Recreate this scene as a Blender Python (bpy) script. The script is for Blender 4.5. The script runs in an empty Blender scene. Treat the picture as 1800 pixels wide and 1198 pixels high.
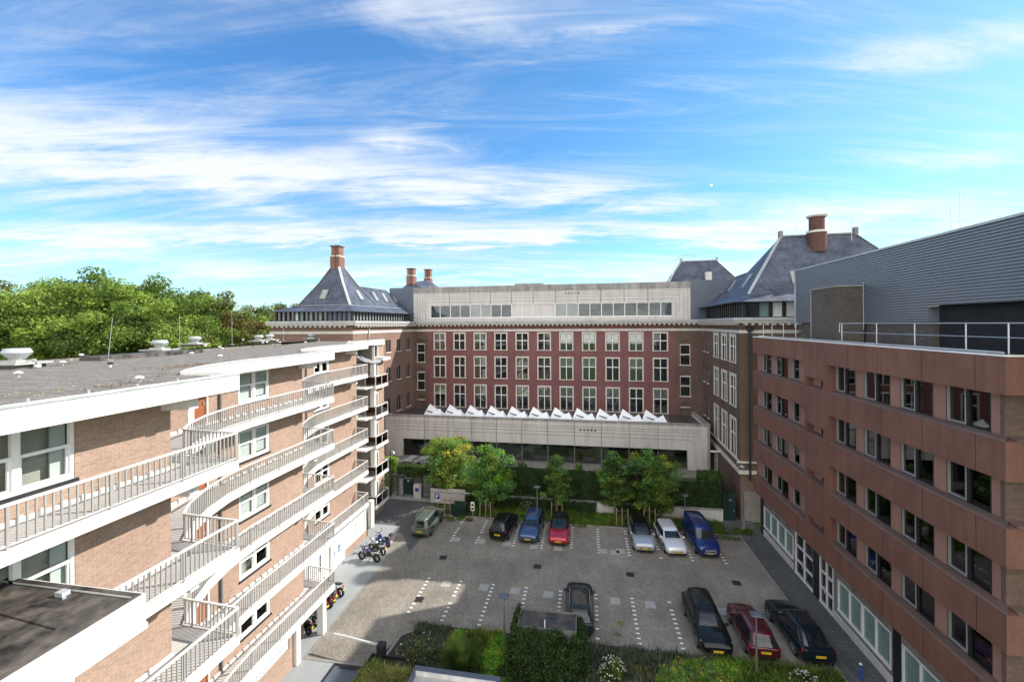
import bpy, bmesh, math, random
import numpy as np
from mathutils import Vector, Matrix
random.seed(7)
C = bpy.context.scene.collection
S = bpy.context.scene
R = math.radians
# ------------------------------------------------------------------ camera
F, CX, CY, H = 745.0, 900.0, 569.7, 19.0
YAW, ROLL = math.atan(128 / 745.0), R(.35)
cd = bpy.data.cameras.new('camera'); cam = bpy.data.objects.new('camera', cd); C.objects.link(cam)
cam.location = (0, 0, H)
cam.matrix_world = Matrix.Translation((0, 0, H)) @ Matrix.Rotation(YAW, 4, 'Z') @ Matrix.Rotation(R(90), 4, 'X') @ Matrix.Rotation(-ROLL, 4, 'Z')
cd.sensor_width = 36; cd.lens = F / 1800 * 36
cd.shift_y = -(599 - CY) / 1800.0; cd.shift_x = 0
cd.clip_start = .1; cd.clip_end = 3000
S.camera = cam
# ------------------------------------------------------------------ world, sun, exposure
SX, SY = 1.335, .63
SUN_EL = math.atan(1 / math.hypot(SX, SY)); SUN_AZ = math.atan2(SX, SY)      # azimuth from +Y towards +X
w = bpy.data.worlds.new("World"); S.world = w; w.use_nodes = True
nt = w.node_tree; nt.nodes.clear()
def N(nt, t, **k):
    n = nt.nodes.new(t)
    for a, b in k.items():
        if a == 'inp':
            for i, v in b.items(): n.inputs[i].default_value = v
        else: setattr(n, a, b)
    return n
out = N(nt, 'ShaderNodeOutputWorld'); bg = N(nt, 'ShaderNodeBackground'); nt.links.new(bg.outputs[0], out.inputs[0])
sky = N(nt, 'ShaderNodeTexSky', sky_type='NISHITA', sun_disc=False, sun_elevation=SUN_EL, sun_rotation=SUN_AZ, air_density=1.0, dust_density=.3, ozone_density=2.5)
bg.inputs[1].default_value = .10
L = nt.links.new
def M_(op, a, b=None, c=None, clamp=False):
    n = nt.nodes.new('ShaderNodeMath'); n.operation = op; n.use_clamp = clamp
    for i, v in enumerate((a, b, c)):
        if v is None: continue
        if isinstance(v, (int, float)): n.inputs[i].default_value = v
        else: L(v, n.inputs[i])
    return n.outputs[0]
tc = N(nt, 'ShaderNodeTexCoord'); sp = N(nt, 'ShaderNodeSeparateXYZ'); L(tc.outputs['Generated'], sp.inputs[0])
x, y, z = sp.outputs
# cloud chart fixed in the world: s runs along the courtyard's cross axis, t upwards, both as slopes from a horizontal axis 9.75 deg west of +Y
fw = M_('ADD', M_('MULTIPLY', x, -math.sin(YAW)), M_('MULTIPLY', y, math.cos(YAW))); rt = M_('ADD', M_('MULTIPLY', x, math.cos(YAW)), M_('MULTIPLY', y, math.sin(YAW)))
zz = M_('ADD', M_('MAXIMUM', z, 0.0), .12)
cmb = N(nt, 'ShaderNodeCombineXYZ'); L(M_('DIVIDE', rt, zz), cmb.inputs[0]); L(M_('DIVIDE', fw, zz), cmb.inputs[1])
def noise(vec, scale, detail, rough, rot, sc, dist=0, loc=(0, 0, 0)):
    m = N(nt, 'ShaderNodeMapping'); m.inputs['Rotation'].default_value = (0, 0, R(rot)); m.inputs['Scale'].default_value = sc; m.inputs['Location'].default_value = loc
    L(vec, m.inputs[0]); n = N(nt, 'ShaderNodeTexNoise'); L(m.outputs[0], n.inputs['Vector'])
    n.inputs['Scale'].default_value = scale; n.inputs['Detail'].default_value = detail; n.inputs['Roughness'].default_value = rough; n.inputs['Distortion'].default_value = dist
    return n.outputs[0]
n1 = noise(cmb.outputs[0], 1.1, 12, .64, 8, (.8, 1.6, 1), .8)
n2 = noise(cmb.outputs[0], 1.5, 12, .68, 30, (.5, 2.8, 1), 1.3, (3, 7, 0))
n3 = noise(cmb.outputs[0], .32, 4, .5, 10, (1, 1, 1), .3, (9, 2, 0))
n4 = noise(cmb.outputs[0], 4.0, 10, .66, 14, (.6, 1.7, 1), .5, (5, 1, 0))
fc = M_('MAXIMUM', fw, .05); cs = M_('DIVIDE', rt, fc); ct = M_('ADD', M_('DIVIDE', z, fc), M_('ADD', M_('MULTIPLY', M_('SUBTRACT', n1, .5), .10), M_('MULTIPLY', M_('SUBTRACT', n4, .5), .06)))
def band(t0, slope, w0, dw, sl, sr, soft=.25):
    w_ = M_('MAXIMUM', M_('ADD', M_('MULTIPLY', cs, dw), w0), .008)
    d = M_('DIVIDE', M_('SUBTRACT', M_('SUBTRACT', ct, t0), M_('MULTIPLY', cs, slope)), w_)
    g = M_('POWER', 2.718, M_('MULTIPLY', M_('MULTIPLY', d, d), -1))
    l = M_('DIVIDE', M_('SUBTRACT', cs, sl), soft, clamp=True); r = M_('DIVIDE', M_('SUBTRACT', sr, cs), soft, clamp=True)
    return M_('MULTIPLY', g, M_('MULTIPLY', l, r))
bands = [(band(.325, -.072, .050, -.046, -2.0, .75, .5), .95), (band(.214, -.004, .024, 0, -1.35, .85), 1.45), (band(.125, .0, .035, 0, -.9, 1.6), .75), (band(.235, .02, .05, 0, .45, 1.3), .95),
         (band(.71, -.12, .07, 0, -.55, .35, .4), .45), (band(.69, .05, .018, 0, .0, .6, .2), .7), (band(.52, .12, .05, 0, .65, 1.6), .6), (band(.345, .05, .02, 0, .62, 1.3, .2), .5), (band(.16, .0, .03, 0, -2.2, -.6), .6), (band(.60, .1, .16, 0, -2, -.5, .4), .35), (band(.445, 0, .02, 0, -.40, -.16, .1), .7)]
acc = None
for g, k in bands:
    g = M_('MULTIPLY', g, k); acc = g if acc is None else M_('ADD', acc, g)
tex = M_('MULTIPLY', M_('SUBTRACT', M_('ADD', M_('ADD', M_('MULTIPLY', n1, .42), M_('MULTIPLY', n2, .30)), M_('MULTIPLY', n4, .28)), .5), 3.4)
am = M_('MINIMUM', acc, 1.1)
dens = M_('ADD', M_('SUBTRACT', M_('MULTIPLY', am, .64), .0), M_('MULTIPLY', tex, M_('ADD', .60, M_('MULTIPLY', am, .70))))
sm_ = nt.nodes.new('ShaderNodeMapRange'); sm_.interpolation_type = 'SMOOTHSTEP'; L(dens, sm_.inputs[0]); sm_.inputs[1].default_value = -.05; sm_.inputs[2].default_value = .95
c1 = sm_.outputs[0]
veil = M_('MULTIPLY', M_('SUBTRACT', M_('ADD', M_('MULTIPLY', n2, .6), M_('MULTIPLY', n3, .4)), .42), 1.7, clamp=True)
fine = M_('MULTIPLY', M_('MULTIPLY', M_('SUBTRACT', n2, .50), 4.2, clamp=True), M_('MULTIPLY', M_('SUBTRACT', n1, .38), 3.0, clamp=True))
hz = M_('POWER', 2.718, M_('MULTIPLY', M_('MAXIMUM', z, 0.0), -9.0))
back = M_('MULTIPLY', M_('SUBTRACT', -.05, y), 3.0, clamp=True)      # broken cloud added out of view behind the camera, to brighten the shaded faces
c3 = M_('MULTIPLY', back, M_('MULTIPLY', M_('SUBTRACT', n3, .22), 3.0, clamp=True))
c4 = M_('ADD', M_('ADD', M_('MULTIPLY', veil, .50), M_('MULTIPLY', fine, .50)), M_('MULTIPLY', hz, .30), clamp=True)
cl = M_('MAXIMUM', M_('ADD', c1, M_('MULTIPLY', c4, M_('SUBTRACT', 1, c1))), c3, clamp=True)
hs = N(nt, 'ShaderNodeHueSaturation', inp={'Hue': .5, 'Saturation': 1.12, 'Value': 1.1}); L(sky.outputs[0], hs.inputs['Color'])
# the clear air is deeper blue to the west and cyan towards the sun
mixh = N(nt, 'ShaderNodeMixRGB', blend_type='MULTIPLY'); mixh.inputs[0].default_value = 1
L(hs.outputs[0], mixh.inputs[1])
cr = N(nt, 'ShaderNodeValToRGB'); cr.color_ramp.elements[0].color = (.66, 1.0, 1.18, 1); cr.color_ramp.elements[1].color = (.62, .92, .92, 1)
cr.color_ramp.elements[0].position = 0.3; cr.color_ramp.elements[1].position = .85
L(M_('ADD', M_('MULTIPLY', M_('DIVIDE', rt, M_('MAXIMUM', M_('ADD', M_('MULTIPLY', fw, fw), M_('MULTIPLY', rt, rt)), .05)), .4), .5, clamp=True), cr.inputs[0]); L(cr.outputs[0], mixh.inputs[2])
mx = N(nt, 'ShaderNodeMixRGB'); L(M_('MULTIPLY', cl, .95), mx.inputs[0]); L(mixh.outputs[0], mx.inputs[1]); 
mc = N(nt, 'ShaderNodeMixRGB'); L(back, mc.inputs[0]); mc.inputs[1].default_value = (5.3, 5.5, 5.6, 1); mc.inputs[2].default_value = (14.5, 14.2, 13.6, 1); L(mc.outputs[0], mx.inputs[2])  # added cloud behind the camera is much brighter than cloud in view, as fill
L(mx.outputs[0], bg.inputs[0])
sl = bpy.data.lights.new('sun', 'SUN'); so = bpy.data.objects.new('sun', sl); C.objects.link(so)
sl.energy = 4.0; sl.angle = R(.5); sl.color = (1, .955, .88)
so.rotation_euler = Vector((SX, SY, 1)).to_track_quat('Z', 'Y').to_euler(); so.location = (40, 20, 60)
S.view_settings.view_transform = 'Standard'; S.view_settings.look = 'None'; S.view_settings.exposure = .95; S.view_settings.gamma = 1
S.cycles.max_bounces = 6; S.cycles.transparent_max_bounces = 12; S.cycles.sample_clamp_indirect = 6

# ------------------------------------------------------------------ photograph pixel -> point on a real plane
def ray(px, py):
    a = (px - CX) / F; b = (599 - py - (599 - CY)) / F
    c, s = math.cos(ROLL), math.sin(ROLL); a2 = a * c + b * s; b2 = -a * s + b * c
    return np.array([math.cos(YAW) * a2 - math.sin(YAW), math.sin(YAW) * a2 + math.cos(YAW), b2])
def _p(px, py, ax, v):
    d = ray(px, py); o = (0, 0, H); t = (v - o[ax]) / d[ax]; return (d[0] * t, d[1] * t, H + d[2] * t)
def pX(px, py, v): return _p(px, py, 0, v)
def pY(px, py, v): return _p(px, py, 1, v)
def pZ(px, py, v=0): return _p(px, py, 2, v)

# ------------------------------------------------------------------ materials
MAT = {}
def new(name):
    m = bpy.data.materials.new(name); m.use_nodes = True; MAT[name] = m
    return m, m.node_tree, m.node_tree.nodes['Principled BSDF']
def gp(nt):    # (along-wall, z) texture coordinate for upright walls; (x, y) for flat ones
    g = N(nt, 'ShaderNodeNewGeometry'); sn = N(nt, 'ShaderNodeSeparateXYZ'); nt.links.new(g.outputs['True Normal'], sn.inputs[0])
    s = N(nt, 'ShaderNodeSeparateXYZ'); nt.links.new(g.outputs['Position'], s.inputs[0])
    def m(op, a, b):
        n = nt.nodes.new('ShaderNodeMath'); n.operation = op
        for i, v in enumerate((a, b)):
            if isinstance(v, (int, float)): n.inputs[i].default_value = v
            else: nt.links.new(v, n.inputs[i])
        return n.outputs[0]
    ax = m('GREATER_THAN', m('ABSOLUTE', sn.outputs[0], 0), .6)
    u = m('ADD', m('MULTIPLY', s.outputs[1], ax), m('MULTIPLY', s.outputs[0], m('SUBTRACT', 1, ax)))
    up = m('GREATER_THAN', m('ABSOLUTE', sn.outputs[2], 0), .8)
    v = m('ADD', m('MULTIPLY', s.outputs[1], up), m('MULTIPLY', s.outputs[2], m('SUBTRACT', 1, up)))
    c = N(nt, 'ShaderNodeCombineXYZ'); nt.links.new(u, c.inputs[0]); nt.links.new(v, c.inputs[1])
    return c.outputs[0], g.outputs['Position'], m
def mul(c, k): return (min(1, c[0] * k), min(1, c[1] * k), min(1, c[2] * k), 1)
def blotch(nt, pos, scale, detail, lo, hi, sc=(1, 1, 1)):
    mp = N(nt, 'ShaderNodeMapping'); mp.inputs['Scale'].default_value = sc; nt.links.new(pos, mp.inputs[0])
    n = N(nt, 'ShaderNodeTexNoise', inp={'Scale': scale, 'Detail': detail, 'Roughness': .6}); nt.links.new(mp.outputs[0], n.inputs['Vector'])
    r = N(nt, 'ShaderNodeMapRange', inp={'From Min': .3, 'From Max': .7, 'To Min': lo, 'To Max': hi}); nt.links.new(n.outputs[0], r.inputs[0])
    return r.outputs[0]
def scale_col(nt, col, fac):
    h = N(nt, 'ShaderNodeVectorMath', operation='SCALE'); nt.links.new(col, h.inputs[0]); nt.links.new(fac, h.inputs['Scale']); return h.outputs[0]
def brick(name, c1, c2, mortar, bw=.22, bh=.065, mw=.012, rough=.85, lo=.8, hi=1.15, big=.5, rot=0, bump=.3, offset=.5):
    m, nt, b = new(name); uv, pos, mm = gp(nt)
    mp = N(nt, 'ShaderNodeMapping'); mp.inputs['Rotation'].default_value = (0, 0, R(rot)); nt.links.new(uv, mp.inputs[0])
    t = N(nt, 'ShaderNodeTexBrick', inp={'Color1': c1 + (1,), 'Color2': c2 + (1,), 'Mortar': mortar + (1,), 'Scale': 1, 'Mortar Size': mw, 'Mortar Smooth': .2, 'Brick Width': bw, 'Row Height': bh, 'Bias': 0})
    t.offset = offset; nt.links.new(mp.outputs[0], t.inputs['Vector'])
    c = scale_col(nt, t.outputs['Color'], blotch(nt, pos, big, 5, lo, hi)); c = scale_col(nt, c, blotch(nt, pos, 9, 3, .88, 1.12))
    nt.links.new(c, b.inputs['Base Color']); b.inputs['Roughness'].default_value = rough; b.inputs['Specular IOR Level'].default_value = .25
    if bump:
        bp = N(nt, 'ShaderNodeBump', inp={'Strength': bump, 'Distance': .01}); bp.invert = True; nt.links.new(t.outputs['Fac'], bp.inputs['Height']); nt.links.new(bp.outputs[0], b.inputs['Normal'])
    return m
def plain(name, col, rough=.6, lo=.92, hi=1.06, scale=1.5, metal=0, spec=.4, streak=0, fine=0, bump=0, coat=0, obj=False):
    m, nt, b = new(name)
    if obj: pos = N(nt, 'ShaderNodeTexCoord').outputs['Object']
    else: pos = N(nt, 'ShaderNodeNewGeometry').outputs['Position']
    rgb = N(nt, 'ShaderNodeRGB'); rgb.outputs[0].default_value = col + (1,)
    c = scale_col(nt, rgb.outputs[0], blotch(nt, pos, scale, 5, lo, hi))
    if streak: c = scale_col(nt, c, blotch(nt, pos, 2.2, 6, 1 - streak, 1 + streak * .35, (1, 1, .12)))
    if fine:
        c = scale_col(nt, c, blotch(nt, pos, 45, 3, 1 - fine, 1 + fine))
    nt.links.new(c, b.inputs['Base Color']); b.inputs['Roughness'].default_value = rough; b.inputs['Metallic'].default_value = metal
    b.inputs['Specular IOR Level'].default_value = spec
    if coat: b.inputs['Coat Weight'].default_value = coat; b.inputs['Coat Roughness'].default_value = .03
    if bump:
        n = N(nt, 'ShaderNodeTexNoise', inp={'Scale': 30, 'Detail': 4}); nt.links.new(pos, n.inputs['Vector'])
        bp = N(nt, 'ShaderNodeBump', inp={'Strength': bump, 'Distance': .02}); nt.links.new(n.outputs[0], bp.inputs['Height']); nt.links.new(bp.outputs[0], b.inputs['Normal'])
    return m
brick('brick_orange', (.35, .225, .17), (.27, .168, .128), (.33, .26, .205), lo=.88, hi=1.1)
brick('brick_brown', (.165, .098, .072), (.115, .07, .052), (.12, .095, .08), lo=.78, hi=1.15, big=.35)
brick('brick_rose', (.25, .145, .11), (.19, .105, .08), (.19, .14, .11), lo=.85, hi=1.12, big=.35)
brick('brick_grey', (.15, .125, .105), (.10, .085, .072), (.07, .065, .06), lo=.85, hi=1.1)
brick('brick_dark', (.022, .024, .028), (.014, .015, .018), (.03, .03, .03), lo=.8, hi=1.2)
brick('brick_chimney', (.27, .12, .085), (.19, .08, .06), (.2, .13, .1))
brick('brick_oldred', (.13, .055, .045), (.10, .042, .036), (.09, .06, .05))
pv = brick('paving', (.32, .285, .24), (.235, .21, .175), (.155, .14, .12), bw=.21, bh=.105, mw=.009, rot=45, lo=.78, hi=1.14, big=.33, bump=.25)
_nt = pv.node_tree; _b = _nt.nodes['Principled BSDF']; _src = _b.inputs['Base Color'].links[0].from_socket; _pos = N(_nt, 'ShaderNodeNewGeometry').outputs['Position']
_c = scale_col(_nt, _src, blotch(_nt, _pos, .22, 6, .82, 1.12)); _c = scale_col(_nt, _c, blotch(_nt, _pos, .7, 9, .86, 1.1, (1, .35, 1))); _nt.links.new(_c, _b.inputs['Base Color'])
brick('paving_tile', (.115, .115, .112), (.09, .09, .088), (.06, .06, .055), bw=.3, bh=.3, mw=.012, offset=0, lo=.75, hi=1.15)
brick('slate', (.088, .10, .135), (.062, .072, .10), (.035, .04, .052), bw=.30, bh=.16, mw=.012, rough=.5, lo=.58, hi=1.5, big=.7, bump=.7)
plain('render_red', (.185, .078, .076), .8, .84, 1.1, .35, streak=.16)
plain('panel_red', (.185, .085, .06), .75, .80, 1.16, .45, fine=.32, streak=.2, bump=.2)
plain('pier_red', (.275, .15, .115), .75, .9, 1.08, .6, fine=.12)
plain('sill_grey', (.135, .088, .07), .6, .85, 1.1, 1, fine=.15, streak=.1)
plain('concrete', (.56, .53, .495), .75, .92, 1.05, .5, streak=.16)
plain('concrete_cap', (.33, .31, .285), .8, .75, 1.1, .9, streak=.4)
plain('concrete_raw', (.22, .2, .18), .8, .75, 1.1, .8, streak=.3)
plain('stone', (.60, .56, .50), .7, .85, 1.08, 1.2, streak=.12)
plain('white_paint', (.76, .74, .70), .55, .90, 1.03, .7, streak=.22)
plain('roof_light_white', (.84, .85, .86), .35, .95, 1.02); plain('white_frame', (.80, .79, .77), .4)
plain('rail_grey', (.31, .30, .285), .45, .9, 1.05, 2)
plain('rail_white', (.66, .645, .62), .4)
plain('zinc_light', (.40, .41, .42), .4, .8, 1.12, .8, streak=.15)
plain('zinc_dark', (.10, .118, .15), .42, .85, 1.12, .7)
plain('black_frame', (.018, .019, .021), .4)
plain('grey_frame', (.16, .155, .15), .4); plain('alu_frame', (.27, .265, .26), .35)
plain('steel', (.55, .56, .57), .35, metal=.6)
plain('cladding', (.20, .22, .255), .38, .93, 1.05, .5, metal=.25)
plain('door_orange', (.28, .09, .035), .5)
plain('door_green', (.012, .03, .025), .4)
plain('glass_block', (.42, .46, .46), .15, .8, 1.15, 4)
plain('black_plastic', (.018, .018, .02), .5)
plain('blue_paint', (.02, .07, .30), .5)
plain('asphalt', (.115, .113, .112), .85, .8, 1.12, .5, fine=.15)
plain('smooth_asphalt', (.30, .31, .31), .7, .9, 1.06, .6, fine=.06)
plain('kerb', (.27, .255, .23), .8, .7, 1.1, 2)
plain('tile_light', (.36, .355, .33), .75, .85, 1.08, 3)
plain('tile_iron', (.05, .04, .035), .7)
plain('road_mark', (.88, .88, .85), .7, .8, 1.05, 6)
plain('soil', (.05, .038, .025), .95, .7, 1.3, 2)
plain('lawn', (.055, .085, .02), .95, .6, 1.3, 1.2, fine=.3)
plain('terrace', (.22, .205, .185), .85, .7, 1.15, .8)
plain('bark', (.13, .10, .075), .9, .7, 1.2, 4)
plain('wood', (.33, .24, .15), .7)
plain('interior', (.36, .33, .29), .8, .6, 1.4, .5)
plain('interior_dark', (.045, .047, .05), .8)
plain('curtain', (.62, .62, .60), .8)
plain('blind', (.50, .52, .52), .35, spec=.5)
plain('blind_green', (.16, .24, .22), .25, .85, 1.1, 3, spec=.6)
plain('blind_grey', (.30, .315, .31), .35, .8, 1.1, 1, spec=.5)
def glass(name, col, rough=.03, ior=1.9, var=.5):
    m, nt, b = new(name); pos = N(nt, 'ShaderNodeNewGeometry').outputs['Position']
    rgb = N(nt, 'ShaderNodeRGB'); rgb.outputs[0].default_value = col + (1,)
    nt.links.new(scale_col(nt, rgb.outputs[0], blotch(nt, pos, .9, 2, 1 - var, 1 + var)), b.inputs['Base Color'])
    b.inputs['Roughness'].default_value = rough; b.inputs['IOR'].default_value = ior
    n = N(nt, 'ShaderNodeTexNoise', inp={'Scale': 1.1, 'Detail': 1}); nt.links.new(pos, n.inputs['Vector'])
    bp = N(nt, 'ShaderNodeBump', inp={'Strength': .25, 'Distance': .02}); nt.links.new(n.outputs[0], bp.inputs['Height']); nt.links.new(bp.outputs[0], b.inputs['Normal'])
    return m
glass('glass', (.012, .014, .016), ior=1.7); glass('glass_sky', (.035, .045, .05), ior=1.7); glass('glass_car', (.012, .016, .02), ior=1.65)
def clear(name, tint=(.85, .9, .88), ior=2.2):
    m, nt, b = new(name); nt.nodes.remove(b); o = nt.nodes['Material Output']
    t = N(nt, 'ShaderNodeBsdfTransparent'); t.inputs[0].default_value = tint + (1,); g = N(nt, 'ShaderNodeBsdfGlossy'); g.inputs['Roughness'].default_value = .02
    f = N(nt, 'ShaderNodeFresnel', inp={'IOR': ior}); mxs = N(nt, 'ShaderNodeMixShader')
    nt.links.new(f.outputs[0], mxs.inputs[0]); nt.links.new(t.outputs[0], mxs.inputs[1]); nt.links.new(g.outputs[0], mxs.inputs[2]); nt.links.new(mxs.outputs[0], o.inputs[0])
clear('glass_clear'); clear('glass_thin', (.9, .93, .92), 1.25); clear('glass_bronze', (.42, .30, .16), 1.5)
def roofing():
    m, nt, b = new('bitumen'); pos = N(nt, 'ShaderNodeNewGeometry').outputs['Position']
    r = N(nt, 'ShaderNodeValToRGB'); e = r.color_ramp.elements; e[0].position = .34; e[0].color = (.065, .055, .048, 1); e[1].position = .68; e[1].color = (.25, .22, .19, 1)
    n = N(nt, 'ShaderNodeTexNoise', inp={'Scale': 1.9, 'Detail': 12, 'Roughness': .78}); mp = N(nt, 'ShaderNodeMapping'); mp.inputs['Scale'].default_value = (.6, 2.4, 1)
    nt.links.new(pos, mp.inputs[0]); nt.links.new(mp.outputs[0], n.inputs['Vector']); nt.links.new(n.outputs[0], r.inputs[0])
    n2 = N(nt, 'ShaderNodeTexNoise', inp={'Scale': 16, 'Detail': 4}); nt.links.new(pos, n2.inputs['Vector'])
    gt = N(nt, 'ShaderNodeMapRange', inp={'From Min': .62, 'From Max': .68, 'To Min': 0, 'To Max': .6}); nt.links.new(n2.outputs[0], gt.inputs[0])
    mx = N(nt, 'ShaderNodeMixRGB'); nt.links.new(gt.outputs[0], mx.inputs[0]); nt.links.new(r.outputs[0], mx.inputs[1]); mx.inputs[2].default_value = (.40, .35, .29, 1)
    wv = N(nt, 'ShaderNodeTexWave', bands_direction='Y', inp={'Scale': .32, 'Distortion': 1.2, 'Detail': 3, 'Detail Scale': 3}); nt.links.new(pos, wv.inputs['Vector'])
    wr2 = N(nt, 'ShaderNodeMapRange', inp={'From Min': .985, 'From Max': .999, 'To Min': 0, 'To Max': 1}); nt.links.new(wv.outputs[1], wr2.inputs[0])
    n3 = N(nt, 'ShaderNodeTexNoise', inp={'Scale': 9, 'Detail': 3}); nt.links.new(pos, n3.inputs['Vector']); g3 = N(nt, 'ShaderNodeMath', operation='GREATER_THAN'); nt.links.new(n3.outputs[0], g3.inputs[0]); g3.inputs[1].default_value = .52
    g4 = N(nt, 'ShaderNodeMath', operation='MULTIPLY'); nt.links.new(wr2.outputs[0], g4.inputs[0]); nt.links.new(g3.outputs[0], g4.inputs[1])
    mx2 = N(nt, 'ShaderNodeMixRGB'); nt.links.new(g4.outputs[0], mx2.inputs[0]); nt.links.new(mx.outputs[0], mx2.inputs[1]); mx2.inputs[2].default_value = (.42, .36, .29, 1)
    nt.links.new(mx2.outputs[0], b.inputs['Base Color']); b.inputs['Roughness'].default_value = .9
    bp = N(nt, 'ShaderNodeBump', inp={'Strength': .5, 'Distance': .05}); nt.links.new(n.outputs[0], bp.inputs['Height']); nt.links.new(bp.outputs[0], b.inputs['Normal'])
roofing()
def wetroof():
    m, nt, b = new('bitumen_wet'); pos = N(nt, 'ShaderNodeNewGeometry').outputs['Position']
    r = N(nt, 'ShaderNodeValToRGB'); e = r.color_ramp.elements; e[0].position = .38; e[0].color = (.018, .017, .016, 1); e[1].position = .72; e[1].color = (.15, .125, .105, 1)
    n = N(nt, 'ShaderNodeTexNoise', inp={'Scale': 1.6, 'Detail': 9, 'Roughness': .68}); nt.links.new(pos, n.inputs['Vector']); nt.links.new(n.outputs[0], r.inputs[0])
    nt.links.new(r.outputs[0], b.inputs['Base Color'])
    r2 = N(nt, 'ShaderNodeMapRange', inp={'From Min': .4, 'From Max': .6, 'To Min': .28, 'To Max': .8}); nt.links.new(n.outputs[0], r2.inputs[0]); nt.links.new(r2.outputs[0], b.inputs['Roughness'])
wetroof()
def leafmat(name, col, trans=.45):
    m, nt, b = new(name); o = nt.nodes['Material Output']; pos = N(nt, 'ShaderNodeNewGeometry')
    rgb = N(nt, 'ShaderNodeRGB'); rgb.outputs[0].default_value = col + (1,)
    c = scale_col(nt, rgb.outputs[0], blotch(nt, pos.outputs['Position'], 1.2, 3, .6, 1.45))
    ri = N(nt, 'ShaderNodeMapRange', inp={'To Min': .7, 'To Max': 1.35}); nt.links.new(pos.outputs['Random Per Island'], ri.inputs[0]); c = scale_col(nt, c, ri.outputs[0])
    b.inputs['Roughness'].default_value = .55; b.inputs['Specular IOR Level'].default_value = .3; nt.links.new(c, b.inputs['Base Color'])
    t = N(nt, 'ShaderNodeBsdfTranslucent'); nt.links.new(c, t.inputs[0]); mxs = N(nt, 'ShaderNodeMixShader', inp={0: trans})
    nt.links.new(b.outputs[0], mxs.inputs[1]); nt.links.new(t.outputs[0], mxs.inputs[2]); nt.links.new(mxs.outputs[0], o.inputs[0])
for n_, c_ in dict(leaf_mid=(.13, .20, .032), leaf_light=(.26, .31, .045), leaf_dark=(.05, .09, .02), leaf_yellow=(.42, .40, .06), leaf_orange=(.34, .24, .05), leaf_lime=(.225, .31, .05), leaf_olive=(.15, .15, .035),
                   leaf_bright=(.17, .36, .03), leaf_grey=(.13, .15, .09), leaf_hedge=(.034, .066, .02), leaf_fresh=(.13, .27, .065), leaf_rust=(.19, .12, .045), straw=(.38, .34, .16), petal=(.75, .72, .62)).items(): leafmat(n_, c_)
def paint(name, col, metal=.35):
    dk = max(col) < .05
    m = plain(name, col, .28, .97, 1.03, 1, metal=0 if dk else metal, spec=.15 if dk else .5, coat=.55 if dk else 1.0, obj=True)
for n_, c_ in dict(paint_green=(.115, .145, .115), paint_black=(.006, .006, .007), paint_blue=(.03, .07, .16), paint_red=(.42, .012, .03), paint_silver=(.36, .40, .45), paint_white=(.74, .75, .76),
                   paint_van=(.006, .025, .14), paint_maroon=(.085, .008, .016), paint_teal=(.005, .011, .017), paint_anthracite=(.022, .026, .030), paint_moto_blue=(.015, .022, .12), paint_moto_red=(.5, .03, .02), paint_moto_grey=(.35, .36, .37)).items(): paint(n_, c_)
plain('plate_yellow', (.75, .48, .02), .5); plain('plate_white', (.7, .72, .66), .5); plain('lamp_red', (.42, .01, .01), .15, spec=.8); plain('lamp_clear', (.6, .63, .66), .1, spec=.9, metal=.3)
plain('tyre', (.015, .015, .015), .8); plain('alloy', (.45, .46, .47), .3, metal=.8); plain('seat_leather', (.015, .015, .016), .45); plain('trim', (.012, .012, .013), .5)
plain('lamp_head', (.10, .115, .14), .5)
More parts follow.
